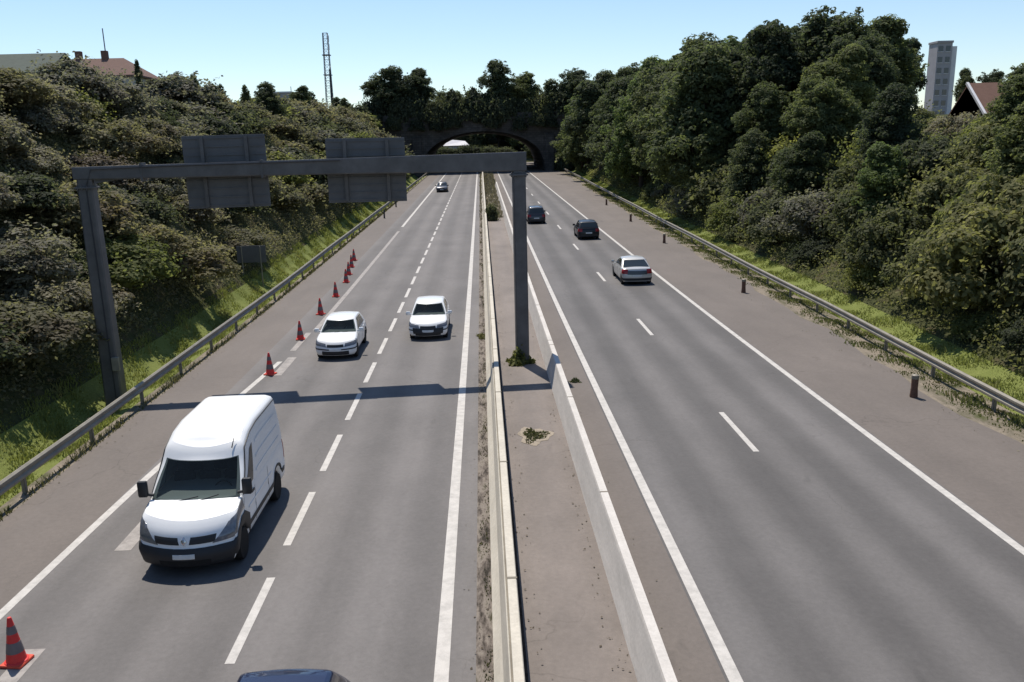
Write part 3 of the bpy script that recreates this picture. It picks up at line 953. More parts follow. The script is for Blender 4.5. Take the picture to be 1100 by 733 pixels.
    # wipers
    for x0, x1 in ((-0.45, 0.1), (0.05, 0.6)):
        pa, pb = fc(x0, 0.05), fc(x1, 0.14)
        mb = MB(); mb.tube([pa + Vector((0, -0.02, 0.012)), pb + Vector((0, -0.02, 0.012))], 0.011, 6)
        put('wiper', mb, M['black_plastic'], root)
    root['_L'] = L
    return root, put, low, cab, ctr


LEV_CAR = [(0, 0.06, 0.05, 0.05), (0.12, 0.02, 0.01, 0.01), (0.35, 0.0, 0.0, 0.0), (0.6, 0.0, 0.03, 0.02), (0.82, 0.02, 0.09, 0.05), (0.94, 0.05, 0.16, 0.09), (1.0, 0.10, 0.24, 0.14)]
TS = (0, 0.06, 0.12, 0.22, 0.35, 0.48, 0.6, 0.72, 0.82, 0.9, 0.94, 0.975, 1.0)


def hatch(L, W, H, paint, **kw):
    sp = dict(L=L, W=W, wr=0.29, wheels=(0.72, L - 0.62), lev=LEV_CAR, ts=TS, bowF=0.16, bowR=0.08, rc=0.16, paint=paint, group=None,
              top=[(0, 0.68), (0.2, 0.74), (0.95, 0.93), (1.5, 0.95), (L - 0.4, 0.98), (L, 0.95)],
              cabin=dict(w0=W - 0.10, w1=W - 0.46, f0=0.92, f1=1.72, r0=L - 0.10, r1=L - 0.52, bowF=0.16, bowR=0.05, rc=0.10, crown=0.045, round=0.05,
                         roof=[(0, H - 0.06), (1.6, H - 0.05), (2.1, H - 0.005), (2.6, H), (L - 0.4, H - 0.05), (L, H - 0.08)]),
              windshield=[(-1.12, 0.07), (1.12, 0.07), (1.06, 0.88), (-1.06, 0.88)],
              rear_glass=[(-1.0, 0.22), (1.0, 0.22), (0.96, 0.86), (-0.96, 0.86)],
              sides=[[(0.07, 0.12), (0.47, 0.12), (0.47, 0.85), (0.10, 0.85)], [(0.50, 0.12), (0.84, 0.12), (0.82, 0.85), (0.50, 0.85)]],
              mirror=(1.22, 0.93), seams=(0.26, 0.56), handles=(0.48, 0.75),
              patches=[('headlight', 'lamp_glass', 0, [(0.55, 0.66), (1.45, 0.72), (1.42, 0.93), (0.62, 0.88)], 0.006),
                       ('headlight', 'lamp_glass', 0, [(-0.55, 0.66), (-1.45, 0.72), (-1.42, 0.93), (-0.62, 0.88)], 0.006),
                       ('grille', 'black_plastic', 0, [(-0.52, 0.66), (0.52, 0.66), (0.50, 0.84), (-0.50, 0.84)], 0.006),
                       ('air_intake', 'black_plastic', 0, [(-0.85, 0.04), (0.85, 0.04), (0.80, 0.36), (-0.80, 0.36)], 0.006),  # intake enlarged so its black stands in for shade on the lower front
                       ('bumper_strip', 'black_plastic', 0, [(-1.5, 0.44), (1.5, 0.44), (1.5, 0.53), (-1.5, 0.53)], 0.008),
                       ('number_plate', 'plate', 0, [(-0.36, 0.39), (0.36, 0.39), (0.36, 0.55), (-0.36, 0.55)], 0.014),
                       ('number_plate', 'plate', 1, [(-0.36, 0.42), (0.36, 0.42), (0.36, 0.56), (-0.36, 0.56)], 0.014),
                       ('tail_light', 'red_lamp', 1, [(0.75, 0.62), (1.42, 0.62), (1.40, 0.95), (0.80, 0.95)], 0.006),
                       ('tail_light', 'red_lamp', 1, [(-0.75, 0.62), (-1.42, 0.62), (-1.40, 0.95), (-0.80, 0.95)], 0.006),
                       ('bumper_strip', 'black_plastic', 1, [(-1.5, 0.10), (1.5, 0.10), (1.5, 0.30), (-1.5, 0.30)], 0.008)])
    for k, v in kw.items():
        if k == 'patches_add': sp['patches'] = sp['patches'] + v
        elif k == 'cabin': sp['cabin'] = {**sp['cabin'], **v}
        else: sp[k] = v
    return sp


def place(name, label, cat, X, Yfront, sp, away=False):
    L = sp['L']
    Yc = Yfront + L / 2
    rz = math.pi if away else 0.0
    o = vehicle(name, label, cat, (X, Yc, zr(Yc) + 0.005), rz, sp)
    pitch = math.atan2(zr(Yc + 2) - zr(Yc - 2), 4)
    o[0].rotation_euler = (pitch if not away else -pitch, 0, rz)
    return o


# white van
VL = 4.95
van_sp = dict(L=VL, W=1.99, wr=0.34, ww=0.22, wheels=(0.86, VL - 0.95), sill=0.30, zf=0.22, under=0.8,
              lev=[(0, 0.08, 0.10, 0.05), (0.08, 0.03, 0.03, 0.01), (0.3, 0.0, 0.0, 0.0), (0.42, 0.0, 0.02, 0.0), (0.47, 0.01, 0.06, 0.0), (0.7, 0.01, 0.10, 0.0), (0.86, 0.02, 0.18, 0.0), (0.95, 0.03, 0.28, 0.01), (1.0, 0.05, 0.36, 0.03)],
              ts=(0, 0.04, 0.08, 0.18, 0.3, 0.42, 0.445, 0.47, 0.58, 0.7, 0.8, 0.86, 0.91, 0.95, 0.98, 1.0), bowF=0.20, bowR=0.02, rc=0.16, paint='van_paint', crown=0.05, hole=(0.08, 0.82),
              top=[(0, 0.98), (0.25, 1.06), (0.9, 1.26), (1.1, 1.30), (VL, 1.32)],
              cabin=dict(w0=1.93, w1=1.66, f0=0.86, f1=1.78, r0=VL - 0.02, r1=VL - 0.10, bowF=0.14, bowR=0.01, rc=0.13, crown=0.05, round=0.10, bulge=0.025,
                         roof=[(0, 2.0), (1.7, 2.06), (1.95, 2.20), (2.4, 2.38), (3.0, 2.46), (VL, 2.46)]),
              windshield=[(-1.15, 0.04), (1.15, 0.04), (1.05, 0.83), (-1.05, 0.83)],
              sides=[[(0.03, 0.05), (0.225, 0.05), (0.205, 0.70), (0.13, 0.70)]],
              mirror=(1.02, 1.36), mirror_size=(0.20, 0.12, 0.34), mirror_mat='black_plastic', seams=(0.14, 0.35, 0.62), handles=(0.29,), handle_mat='black_plastic',
              patches=[('headlight', 'lamp_glass', 0, [(0.66, 0.57), (1.55, 0.60), (1.50, 0.97), (1.02, 0.90)], 0.008),
                       ('headlight', 'lamp_glass', 0, [(-0.66, 0.57), (-1.55, 0.60), (-1.50, 0.97), (-1.02, 0.90)], 0.008),
                       ('grille', 'black_plastic', 0, [(0.12, 0.60), (0.72, 0.60), (0.76, 0.76), (0.16, 0.76)], 0.006),
                       ('grille', 'black_plastic', 0, [(-0.12, 0.60), (-0.72, 0.60), (-0.76, 0.76), (-0.16, 0.76)], 0.006),
                       ('bumper', 'black_plastic', 0, [(-1.62, 0.0), (1.62, 0.0), (1.62, 0.50), (-1.62, 0.50)], 0.02),
                       ('air_intake', 'rubber', 0, [(-0.62, 0.10), (0.62, 0.10), (0.62, 0.22), (-0.62, 0.22)], 0.024),
                       ('number_plate', 'plate', 0, [(-0.26, 0.28), (0.26, 0.28), (0.26, 0.385), (-0.26, 0.385)], 0.032),
                       ('tail_light', 'red_lamp', 1, [(1.1, 0.5), (1.38, 0.5), (1.38, 0.98), (1.1, 0.98)], 0.008),
                       ('tail_light', 'red_lamp', 1, [(-1.1, 0.5), (-1.38, 0.5), (-1.38, 0.98), (-1.1, 0.98)], 0.008),
                       ('side_trim', 'black_plastic', 0, [(1.6, 0.22), (2.38, 0.22), (2.38, 0.33), (1.6, 0.33)], 0.012),
                       ('side_trim', 'black_plastic', 0, [(-1.6, 0.22), (-2.38, 0.22), (-2.38, 0.33), (-1.6, 0.33)], 0.012)])
root, put, low, cab, ctr = place('delivery_van', 'white high roof delivery van with black bumper and dark windscreen in the slow lane', 'van', -6.2, 16.15, van_sp)
fl = lambda a, v: low.pt(a, v, 0)
fcab = lambda a, v: cab.pt(a, v, 0)
# emblem: small chrome diamond between the two grille slots
p = fl(0, 0.69); nrm = (fl(0.02, 0.69) - fl(-0.02, 0.69)).cross(fl(0, 0.71) - fl(0, 0.67)).normalized()
if nrm.y > 0: nrm = -nrm
upv = (fl(0, 0.71) - fl(0, 0.67)).normalized()
mb = MB(); c = p + nrm * 0.02
o4 = [c + upv * 0.085, c + Vector((0.055, 0, 0)), c - upv * 0.085, c - Vector((0.055, 0, 0))]
i4 = [c + upv * 0.042 + nrm * 0.01, c + Vector((0.026, 0, 0)) + nrm * 0.01, c - upv * 0.042 + nrm * 0.01, c - Vector((0.026, 0, 0)) + nrm * 0.01]
b4 = [q - nrm * 0.02 for q in o4]
mb.add(o4 + i4 + b4, [(k, (k + 1) % 4, (k + 1) % 4 + 4, k + 4) for k in range(4)] + [(k + 8, (k + 1) % 4 + 8, (k + 1) % 4, k) for k in range(4)])
put('emblem', mb, M['chrome'])
for sg in (1, -1):      # roof gutters: dark lines along the roof edge and down beside the windscreen
    pts = [cab.pt(sg * (1.42 + 0.98 * k / 24), 0.90, 0) + Vector((sg * 0.006, 0, 0.0)) for k in range(25)]
    pre = [cab.pt(sg * 1.36, v, 0) + Vector((sg * 0.004, -0.006, 0)) for v in (0.05, 0.3, 0.55, 0.8, 0.89)]
    mb = MB(); mb.tube(pre + pts, 0.016, 6); put('roof_gutter', mb, M['black_plastic'])
    for v in (0.12, 0.36, 0.62):     # pressed ribs along the load side
        put('side_rib', panel_mb(fcab, [(sg * 1.70, v), (sg * 2.33, v), (sg * 2.33, v + 0.045), (sg * 1.70, v + 0.045)], 0.012, ctr, 14, 2), M['van_paint'])
    put('side_rib', panel_mb(fl, [(sg * 1.62, 0.60), (sg * 2.1, 0.60), (sg * 2.1, 0.64), (sg * 1.62, 0.64)], 0.012, ctr, 14, 2), M['van_paint'])
mb = MB(); mb.tube([(0.62, 1.83, 2.12), (0.66, 2.05, 2.40)], [0.014, 0.006], 6); put('antenna', mb, M['black_plastic'])
put('cowl_panel', panel_mb(fcab, [(-1.1, -0.03), (1.1, -0.03), (1.14, 0.05), (-1.14, 0.05)], 0.011, ctr, 12, 2), M['black_plastic'])

# cars coming towards the camera
place('hatchback', 'white hatchback with grey plastic bumper strip driving beside the row of cones', 'car', -6.12, 34.35,
      hatch(3.84, 1.66, 1.43, 'white_paint', hole=(0.08, 0.86)))
place('hatchback', 'white hatchback with a wide black grille driving in the middle of the oncoming lanes', 'car', -2.56, 37.5,
      hatch(3.95, 1.70, 1.44, 'white_paint', hole=(0.08, 0.86), patches_add=[('grille', 'black_plastic', 0, [(-0.95, 0.20), (0.95, 0.20), (0.98, 0.66), (-0.98, 0.66)], 0.011),
                                                          ('number_plate', 'plate', 0, [(-0.30, 0.36), (0.30, 0.36), (0.30, 0.50), (-0.30, 0.50)], 0.022)]))
place('hatchback', 'dark blue glossy car whose roof just enters the bottom of the view', 'car', -2.88, 7.25,
      hatch(3.98, 1.70, 1.45, 'navy_paint'))
place('saloon_car', 'small dark oncoming car far off beneath the gantry, near the bridge', 'car', -6.25, 139,
      hatch(4.1, 1.74, 1.46, 'grey_paint'))

# cars driving away
sedan = hatch(4.45, 1.78, 1.42, 'silver_paint',
              top=[(0, 0.66), (0.2, 0.72), (1.0, 0.92), (1.6, 0.94), (3.3, 0.97), (3.7, 0.98), (4.3, 0.95), (4.45, 0.90)],
              cabin=dict(r0=3.98, r1=3.12, f0=1.0, f1=1.85, roof=[(0, 1.36), (1.8, 1.37), (2.4, 1.42), (3.0, 1.40), (4.45, 1.30)]),
              rear_glass=[(-1.1, 0.10), (1.1, 0.10), (1.02, 0.86), (-1.02, 0.86)],
              sides=[[(0.08, 0.14), (0.46, 0.14), (0.48, 0.85), (0.10, 0.85)], [(0.49, 0.14), (0.88, 0.14), (0.88, 0.85), (0.51, 0.85)]],
              patches_add=[('boot_lid', 'grey_paint', 1, [(-0.80, 0.58), (0.80, 0.58), (0.78, 0.86), (-0.78, 0.86)], 0.008)])
place('saloon_car', 'silver beige saloon car with white roof glare driving away below the wooded bank', 'car', 8.95, 50.4, sedan, True)
place('hatchback', 'black hatchback driving away between the silver saloon and the bridge', 'car', 8.85, 73.0,
      hatch(4.1, 1.78, 1.48, 'black_paint'), True)
place('estate_car', 'dark grey tall car driving away right beside the median leg of the gantry', 'car', 5.35, 87.0,
      hatch(4.2, 1.78, 1.62, 'grey_paint'), True)

# ------------------------------------------------------------------ leaves
def leaf_mesh(name, P, N, S, asp=1.5, tint=None, mat=None, curl=0.0):
    n = len(P)
    N = N / np.maximum(np.linalg.norm(N, axis=1, keepdims=True), 1e-9)
    R = rng.normal(size=(n, 3)); A = np.cross(N, R); A /= np.maximum(np.linalg.norm(A, axis=1, keepdims=True), 1e-9)
    B = np.cross(N, A)
    h = (S * 0.5)[:, None]
    a, b = A * h * asp, B * h
    V = np.stack([P - a, P + b * 0.9 - a * 0.1, P + a, P - b * 0.9 + a * 0.1], axis=1).reshape(-1, 3)
    me = bpy.data.meshes.new(name)
    me.vertices.add(4 * n); me.vertices.foreach_set('co', V.astype(np.float32).ravel())
    me.loops.add(4 * n); me.loops.foreach_set('vertex_index', np.arange(4 * n, dtype=np.int32))
    me.polygons.add(n); me.polygons.foreach_set('loop_start', np.arange(0, 4 * n, 4, dtype=np.int32))
    me.polygons.foreach_set('loop_total', np.full(n, 4, dtype=np.int32))
    at = me.attributes.new('tint', 'FLOAT', 'FACE')
    at.data.foreach_set('value', (rng.random(n) if tint is None else np.clip(tint, 0, 1)).astype(np.float32))
    me.update(calc_edges=True)
    if mat is not None: me.materials.append(mat)
    return me


def unit(n, up=0.0):
    v = rng.normal(size=(n, 3)); v[:, 2] += up; return v / np.linalg.norm(v, axis=1, keepdims=True)


def cluster(centres, radii, per, size, flat=0.8, up=0.5):
    """leaf positions on many clumps"""
    Ps, Ns, Ss, Ts = [], [], [], []
    for c, r_, k in zip(centres, radii, per):
        d = unit(k, 0.35); rad = r_ * (0.62 + 0.45 * rng.random(k) ** 0.7)
        p = d * rad[:, None]; p[:, 2] *= flat
        Ps.append(c + p); Ns.append(d + rng.normal(size=(k, 3)) * 0.42 + np.array([0, 0, up]))
        Ss.append(size * (0.65 + 0.7 * rng.random(k)))
        Ts.append(np.full(k, rng.uniform(0.15, 0.85)) + rng.normal(size=k) * 0.11)
    return np.concatenate(Ps), np.concatenate(Ns), np.concatenate(Ss), np.concatenate(Ts)


def bush_mesh(name, ncl, per, size, seed_shape):
    """about one unit radius, base at z = 0"""
    cs, rs = [], []
    lob = unit(5, 0.6); amp = rng.uniform(0.1, 0.35, 5)
    for _ in range(ncl):
        d = unit(1, 0.55)[0]; d[2] = abs(d[2]) * 0.95 - 0.1
        k = 0.62 + sum(a * max(0, float(d @ l)) ** 3 for l, a in zip(lob, amp)) + rng.uniform(-0.2, 0.16)
        cs.append(np.array([d[0] * k * seed_shape[0], d[1] * k * seed_shape[1], max(0.0, d[2]) * k * seed_shape[2] + 0.12]))
        rs.append(rng.uniform(0.15, 0.30))
    P, N, S, Tn = cluster(cs, rs, [per] * ncl, size)
    # shoots arching past the outline
    for _ in range(46):
        d = unit(1, 0.7)[0]; d[2] = abs(d[2]); L_ = rng.uniform(0.22, 0.5); k0 = rng.uniform(0.7, 0.95)
        side_ = rng.normal(size=3) * 0.35; q_ = np.linspace(0, 1, 14)[:, None]
        p_ = d * k0 * np.array(seed_shape) + d * L_ * q_ + side_ * L_ * q_ ** 2 - np.array([0, 0, 0.25 * L_]) * q_ ** 2
        p_ = p_ + rng.normal(size=p_.shape) * 0.025
        P = np.concatenate([P, p_]); N = np.concatenate([N, rng.normal(size=(14, 3)) + np.array([0, 0, 0.6])]); S = np.concatenate([S, np.full(14, size)]); Tn = np.concatenate([Tn, np.full(14, rng.uniform(0.3, 1.0))])
    # a few stray leaves
    m = ncl * 7
    d = unit(m, 0.8); d[:, 2] = np.abs(d[:, 2])
    q = d * (0.95 + 0.3 * rng.random(m))[:, None] * np.array(seed_shape)
    P = np.concatenate([P, q]); N = np.concatenate([N, d + rng.normal(size=(m, 3)) * 0.6]); S = np.concatenate([S, np.full(m, size)]); Tn = np.concatenate([Tn, np.full(m, 0.8)])
    return leaf_mesh(name, P, N, S, 1.5, Tn)


BUSH = [bush_mesh('bush', 72, 230, 0.052, s) for s in ((1, 1, 0.85), (1.15, 0.9, 0.75), (0.9, 1.1, 1.05))]
BUSH += [bush_mesh('bush', 54, 150, 0.080, s) for s in ((1, 1, 0.9), (1.1, 0.95, 1.0))]


def make_crown(name, lobes, size, per):
    cs, rs, ks = [], [], []
    for (c, R) in lobes:
        nn = int(16 + 13 * R)
        for _ in range(nn):
            d = unit(1, 0.25)[0]
            k = R * rng.uniform(0.5, 1.14)
            cs.append(np.array(c) + d * np.array([k, k, k * 0.9])); rs.append(rng.uniform(0.38, 0.8)); ks.append(per)
        for _ in range(24):      # small twig ends that break the outline
            d = unit(1, 0.5)[0]; cs.append(np.array(c) + d * R * rng.uniform(1.0, 1.36)); rs.append(rng.uniform(0.14, 0.28)); ks.append(18)
    P, N, S, Tn = cluster(cs, rs, ks, size, 0.75)
    return leaf_mesh(name, P, N, S, 1.4, Tn)


def tree_proto(kind):
    """10 m tall prototype: crown mesh and trunk mesh"""
    lobes = []
    if kind == 0:    # broad round
        base = [((0, 0, 7.2), 2.3), ((1.7, 0.3, 6.0), 1.7), ((-1.6, -0.5, 6.2), 1.8), ((0.2, 1.7, 5.8), 1.7), ((-0.3, -1.7, 5.6), 1.8), ((0.6, 0.2, 8.6), 1.3), ((1.4, -1.3, 4.4), 1.4), ((-1.6, 1.0, 4.3), 1.4)]
    elif kind == 1:  # tall
        base = [((0, 0, 8.2), 1.6), ((0.5, 0.4, 6.4), 1.9), ((-0.9, -0.3, 6.0), 1.7), ((0.4, -1.0, 4.7), 1.7), ((-0.3, 0.9, 4.4), 1.7), ((1.1, 0.2, 3.4), 1.4), ((-1.1, 0.2, 3.2), 1.4), ((0.1, 0.1, 9.2), 0.9)]
    elif kind == 2:  # two-headed
        base = [((1.2, 0.2, 7.6), 1.8), ((-1.3, -0.2, 7.0), 1.9), ((0, 1.0, 5.8), 1.8), ((0.2, -1.2, 5.3), 1.8), ((2.0, -0.4, 5.4), 1.3), ((-2.1, 0.3, 4.9), 1.4), ((1.4, 0.2, 9.0), 1.0), ((0, 0, 3.6), 1.6)]
    else:            # bushy to the ground
        base = [((0, 0, 6.6), 2.1), ((1.3, 0.4, 5.0), 1.9), ((-1.4, -0.4, 4.8), 2.0), ((0.3, 1.5, 4.0), 1.8), ((-0.2, -1.6, 3.6), 1.9), ((1.5, -1.1, 2.6), 1.6), ((-1.5, 1.0, 2.4), 1.6), ((0.2, 0, 8.4), 1.3)]
    for c, R in base:
        lobes.append((tuple(np.array(c) + rng.normal(size=3) * 0.15), R * rng.uniform(0.92, 1.06)))
    cr = make_crown('crown', lobes, 0.165, 120)
    mb = MB()
    mb.tube([(0, 0, -0.5), (0.05, 0.02, 1.5), (-0.04, 0.03, 3.6), (0.05, 0, 6.0), (0, 0, 8.0)], [0.28, 0.22, 0.17, 0.11, 0.04], 9)
    for (c, R) in base[1:7]:
        z = c[2] * 0.6
        mb.tube([(0, 0, z), (c[0] * 0.5, c[1] * 0.5, z + (c[2] - z) * 0.6), (c[0] * 0.95, c[1] * 0.95, c[2] + 0.2)], [0.10, 0.07, 0.025], 6)
    me = bpy.data.meshes.new('trunk'); me.from_pydata(mb.v, [], mb.f); me.update(); me.materials.append(M['bark'])
    return cr, me


TREES = [tree_proto(k) for k in (0, 1, 2, 3)]
for cr, tm in TREES: cr.materials.append(M['tree_mid'])
for b in BUSH: b.materials.append(M['leaf_olive'])


def obj_mat(o, m):
    o.material_slots[0].link = 'OBJECT'; o.material_slots[0].material = m


_tree_proto = {}
def tree(X, Y, h, wide, kind, mat, label, group=None, z=None, name='tree'):
    z = T(X, Y) if z is None else z
    t = empty(name, (X, Y, z - 0.1), label, 'tree', group, random.uniform(0, 6.28))
    t.scale = (h / 10 * wide, h / 10 * wide, h / 10)
    key = (kind, mat)
    if key not in _tree_proto:
        c = bpy.data.objects.new('crown', TREES[kind][0]); tr = bpy.data.objects.new('trunk', TREES[kind][1])
        obj_mat_later = c
        _tree_proto[key] = (c, tr)
    else:
        c, tr = _tree_proto[key][0].copy(), _tree_proto[key][1].copy()
    COL.objects.link(c); COL.objects.link(tr); c.parent = t; tr.parent = t
    obj_mat(c, M[mat])
    return t


def bush(X, Y, r_, mat, label, group=None, z=None, var=None, sq=1.0):
    v = var if var is not None else (random.choice((0, 1, 2)) if Y < 75 else random.choice((3, 4)))
    o = bpy.data.objects.new('bush', BUSH[v]); COL.objects.link(o)
    zz = T(X, Y) if z is None else z
    o.location = (X, Y, zz - 0.12 * r_); o.rotation_euler = (0, 0, random.uniform(0, 6.28))
    o.scale = (r_, r_ * random.uniform(0.85, 1.15), r_ * sq * random.uniform(0.85, 1.15))
    obj_mat(o, M[mat])
    return tag(o, label, 'bush', group)


# ------------------------------------------------------------------ left bank: scrub
KIND = {'leaf_grey': 'grey green bramble bush', 'leaf_olive': 'olive green bush', 'leaf_scrub': 'olive brown scrub bush', 'leaf_dark': 'dark green bush', 'leaf_bright': 'yellow green bush', 'leaf_rust': 'brownish withered bush'}


def left_label(X, Y, z, mat):
    px, py = to_px(X, Y, z + 0.8)
    if px < 60: a = 'at the outer edge of the bramble bank'
    elif px < 130: a = 'on the bank behind the outer gantry leg'
    elif px < 195: a = 'between outer gantry leg and first sign panel'
    elif px < 290: a = 'on the bank behind the first sign panel'
    elif px < 350: a = 'on the bank between the two sign panels'
    else: a = 'on the bank behind the second sign panel'
    b = 'near the crest' if z - zr(Y) > 8 else ('halfway up' if z - zr(Y) > 4 else 'low down')
    s = f"{KIND[mat]} {b} {a}"
    return s, 'bushes: ' + s


pts = []
def scatter(n, xr_, yr_, dist):
    out = []; tries = 0
    while len(out) < n and tries < n * 60:
        tries += 1
        y = random.uniform(*yr_); x = random.uniform(*xr_)
        d = dist(y)
        if all((x - a) ** 2 + ((y - b) * 0.75) ** 2 > (0.5 * (d + c)) ** 2 for a, b, c in out): out.append((x, y, d))
    return out


for X, Y, d in scatter(105, (XL - 14.6, XL - 5.3), (19, 64), lambda y: 1.55 + (y - 19) * 0.02):
    if abs(X + 15.5) < 3.4 and 49 < Y < 59: continue
    k = random.random() + 0.15 * math.sin(Y * 0.35 + X * 0.5)
    mat = 'leaf_grey' if k < 0.46 else 'leaf_scrub' if k < 0.80 else 'leaf_dark' if k < 0.90 else 'leaf_bright' if k < 1.0 else 'leaf_rust'
    z = T(X, Y); lb, gp = left_label(X, Y, z, mat)
    bush(X, Y, (d * random.uniform(0.8, 1.2) + 0.2) * 1.14, mat, lb, gp, sq=0.70)
for X, Y, d in scatter(85, (XL - 15, XL - 5.8), (64, 195), lambda y: 2.6 + (y - 64) * 0.015):
    k = random.random()
    mat = 'leaf_grey' if k < 0.25 else 'leaf_scrub' if k < 0.70 else 'leaf_dark' if k < 0.85 else 'leaf_bright'
    z = T(X, Y); lb, gp = left_label(X, Y, z, mat)
    bush(X, Y, d * random.uniform(0.75, 1.1) * 1.12, mat, lb, gp, sq=0.70)

for X, Y, h, w_, k, m in ((-22.0, 34, 3.4, 1.2, 2, 'tree_dark'), (-23.0, 66, 2.8, 1.3, 0, 'tree_mid'), (-19.0, 44, 3.2, 1.2, 3, 'tree_dark'), (-24.5, 84, 3.2, 1.2, 1, 'tree_mid'), (-25.0, 108, 4.6, 1.3, 3, 'tree_dark'), (-26.5, 135, 5, 1.2, 2, 'tree_mid')):
    lb, gp = left_label(X, Y, T(X, Y), 'leaf_dark' if m == 'tree_dark' else 'leaf_olive')
    lb = lb.replace('dark green bush', 'dark young tree').replace('olive green bush', 'mid green young tree')
    tree(X, Y, h, w_, k, m, lb, 'young trees: ' + lb)

# ------------------------------------------------------------------ right bank: shrubs, then trees
def right_label(X, Y, z, mat, what):
    px, py = to_px(X, Y, z + 0.8)
    if px > 1010: a = 'at the outer edge of the wooded bank'
    elif px > 930: a = 'above the nearest rusty marker stump'
    elif px > 840: a = 'on the nearer half of the wooded bank'
    elif px > 740: a = 'midway along the wooded bank'
    elif px > 660: a = 'above the silver saloon and black car'
    else: a = 'at the bridge end of the wooded bank'
    hh = z - zr(Y)
    b = 'on top' if hh > 7.4 else ('halfway up' if hh > 2.8 else 'low down')
    s = f"{what} {b} {a}"
    return s, 'plants: ' + s


for X, Y, d in scatter(48, (17.6, 22.0), (20, 120), lambda y: 1.15 + y * 0.006):
    if X < xr(Y) + 3.0: continue
    k = random.random(); mat = 'leaf_olive' if k < 0.5 else 'leaf_grey' if k < 0.7 else 'leaf_bright' if k < 0.85 else 'leaf_dark'
    z = T(X, Y); lb, gp = right_label(X, Y, z, mat, 'small ' + KIND[mat]); bush(X, Y, d * random.uniform(0.75, 1.15), mat, lb, gp, sq=0.85)
for X, Y, d in scatter(64, (20.5, 31.5), (24, 84), lambda y: 2.4 + y * 0.006):
    if abs(X - 28.3) < 1.9 and abs(Y - 60) < 4.5: continue
    k = random.random(); mat = 'leaf_olive' if k < 0.46 else 'leaf_dark' if k < 0.66 else 'leaf_bright' if k < 0.84 else 'leaf_grey'
    z = T(X, Y); lb, gp = right_label(X, Y, z, mat, 'big ' + KIND[mat]); bush(X, Y, d * random.uniform(0.8, 1.2) * (0.95 if X > 26.5 else 1.05), mat, lb, gp, sq=1.0)

for X, Y, h, w_, k, m in ((24.0, 38, 5.6, 1.2, 3, 'tree_mid'), (27.5, 44, 4.8, 1.2, 2, 'tree_mid'), (22.3, 49, 5.2, 1.15, 1, 'tree_light'), (25.5, 55, 6.4, 1.1, 3, 'tree_dark'),
                          (22.0, 61, 6.0, 1.1, 2, 'tree_mid'), (25.5, 66.5, 7.2, 1.1, 0, 'tree_mid'), (21.8, 71, 6.6, 1.1, 3, 'tree_dark'), (28.5, 72, 7.6, 1.1, 2, 'tree_mid'),
                          (24.5, 77, 8.0, 1.1, 1, 'tree_mid'), (21.5, 82, 7.2, 1.15, 3, 'tree_mid'), (32.5, 78, 8.4, 1.1, 0, 'tree_dark'), (29.8, 49, 4.6, 1.2, 3, 'tree_mid'),
                          (34.5, 84, 8.6, 1.1, 3, 'tree_mid'), (31.0, 40.5, 4.2, 1.2, 2, 'tree_mid'), (38.0, 90, 9.5, 1.05, 0, 'tree_dark')):
    lb, gp = right_label(X, Y, T(X, Y), m, f"{ {'tree_dark': 'dark green', 'tree_mid': 'mid green', 'tree_light': 'light green'}[m]} young tree")
    tree(X, Y, h, w_, k, m, lb, gp)

# clearing on the plateau
mb = MB(); mb.grid([[(X, Y, T(X, Y) + 0.02) for X in np.linspace(26.6, 33, 8)] for Y in np.linspace(56, 70, 10)])
o = mb.build('clearing', M['clearing'], smooth=60); o['kind'] = 'structure'

TK = {'tree_dark': 'dark green', 'tree_mid': 'mid green', 'tree_light': 'light green'}
def rtree(X, Y, h, wide, kind, mat):
    z = T(X, Y); shape = ('broad round', 'tall slender', 'twin crowned', 'bushy')[kind]
    lb, gp = right_label(X, Y, z, mat, f"{TK[mat]} {shape} tree")
    return tree(X, Y, h, wide, kind, mat, lb, gp)

for X, Y, d in scatter(46, (20.5, 34), (82, 196), lambda y: 4.4):
    k = random.random(); mat = 'tree_dark' if k < 0.45 else 'tree_mid' if k < 0.85 else 'tree_light'
    g0 = T(X, Y)
    top = 19.7 + (1.2 if Y > 130 else 0) + random.uniform(-1.6, 0.8) - max(0, 25 - X) * 0.9
    rtree(X, Y, max(6.5, top - g0), random.uniform(0.95, 1.3), random.choice((0, 1, 2, 3, 3)), mat)
for X, Y, d in scatter(30, (34, 60), (86, 132), lambda y: 5.2):
    if X > 0.458 * Y: continue
    mat = 'tree_dark' if random.random() < 0.6 else 'tree_mid'
    rtree(X, Y, random.uniform(9.5, 12.5), random.uniform(1.1, 1.4), random.choice((0, 0, 2, 3)), mat)
for X, Y, h, w_, k, m in ((48.6, 108, 10.4, 1.0, 0, 'tree_mid'), (52.0, 112, 10.2, 0.9, 2, 'tree_dark'), (45.5, 101, 10.2, 1.0, 3, 'tree_mid')):
    lb, gp = right_label(X, Y, T(X, Y), m, f"{ {'tree_dark': 'dark green', 'tree_mid': 'mid green'}[m]} plateau tree")
    tree(X, Y, h, w_, k, m, lb, gp)
t = tree(27.0, 100, 8.6, 0.85, 1, 'tree_light', 'bright light green slender tree standing out before the dark trees of the wooded bank')
tree(52.5, 92, 5.2, 1.0, 0, 'tree_dark', 'small dark round tree behind the terracotta roof')
tree(66.0, 122, 6.6, 0.75, 2, 'tree_dark', 'dark tree with twin crowns beside the tall apartment block')

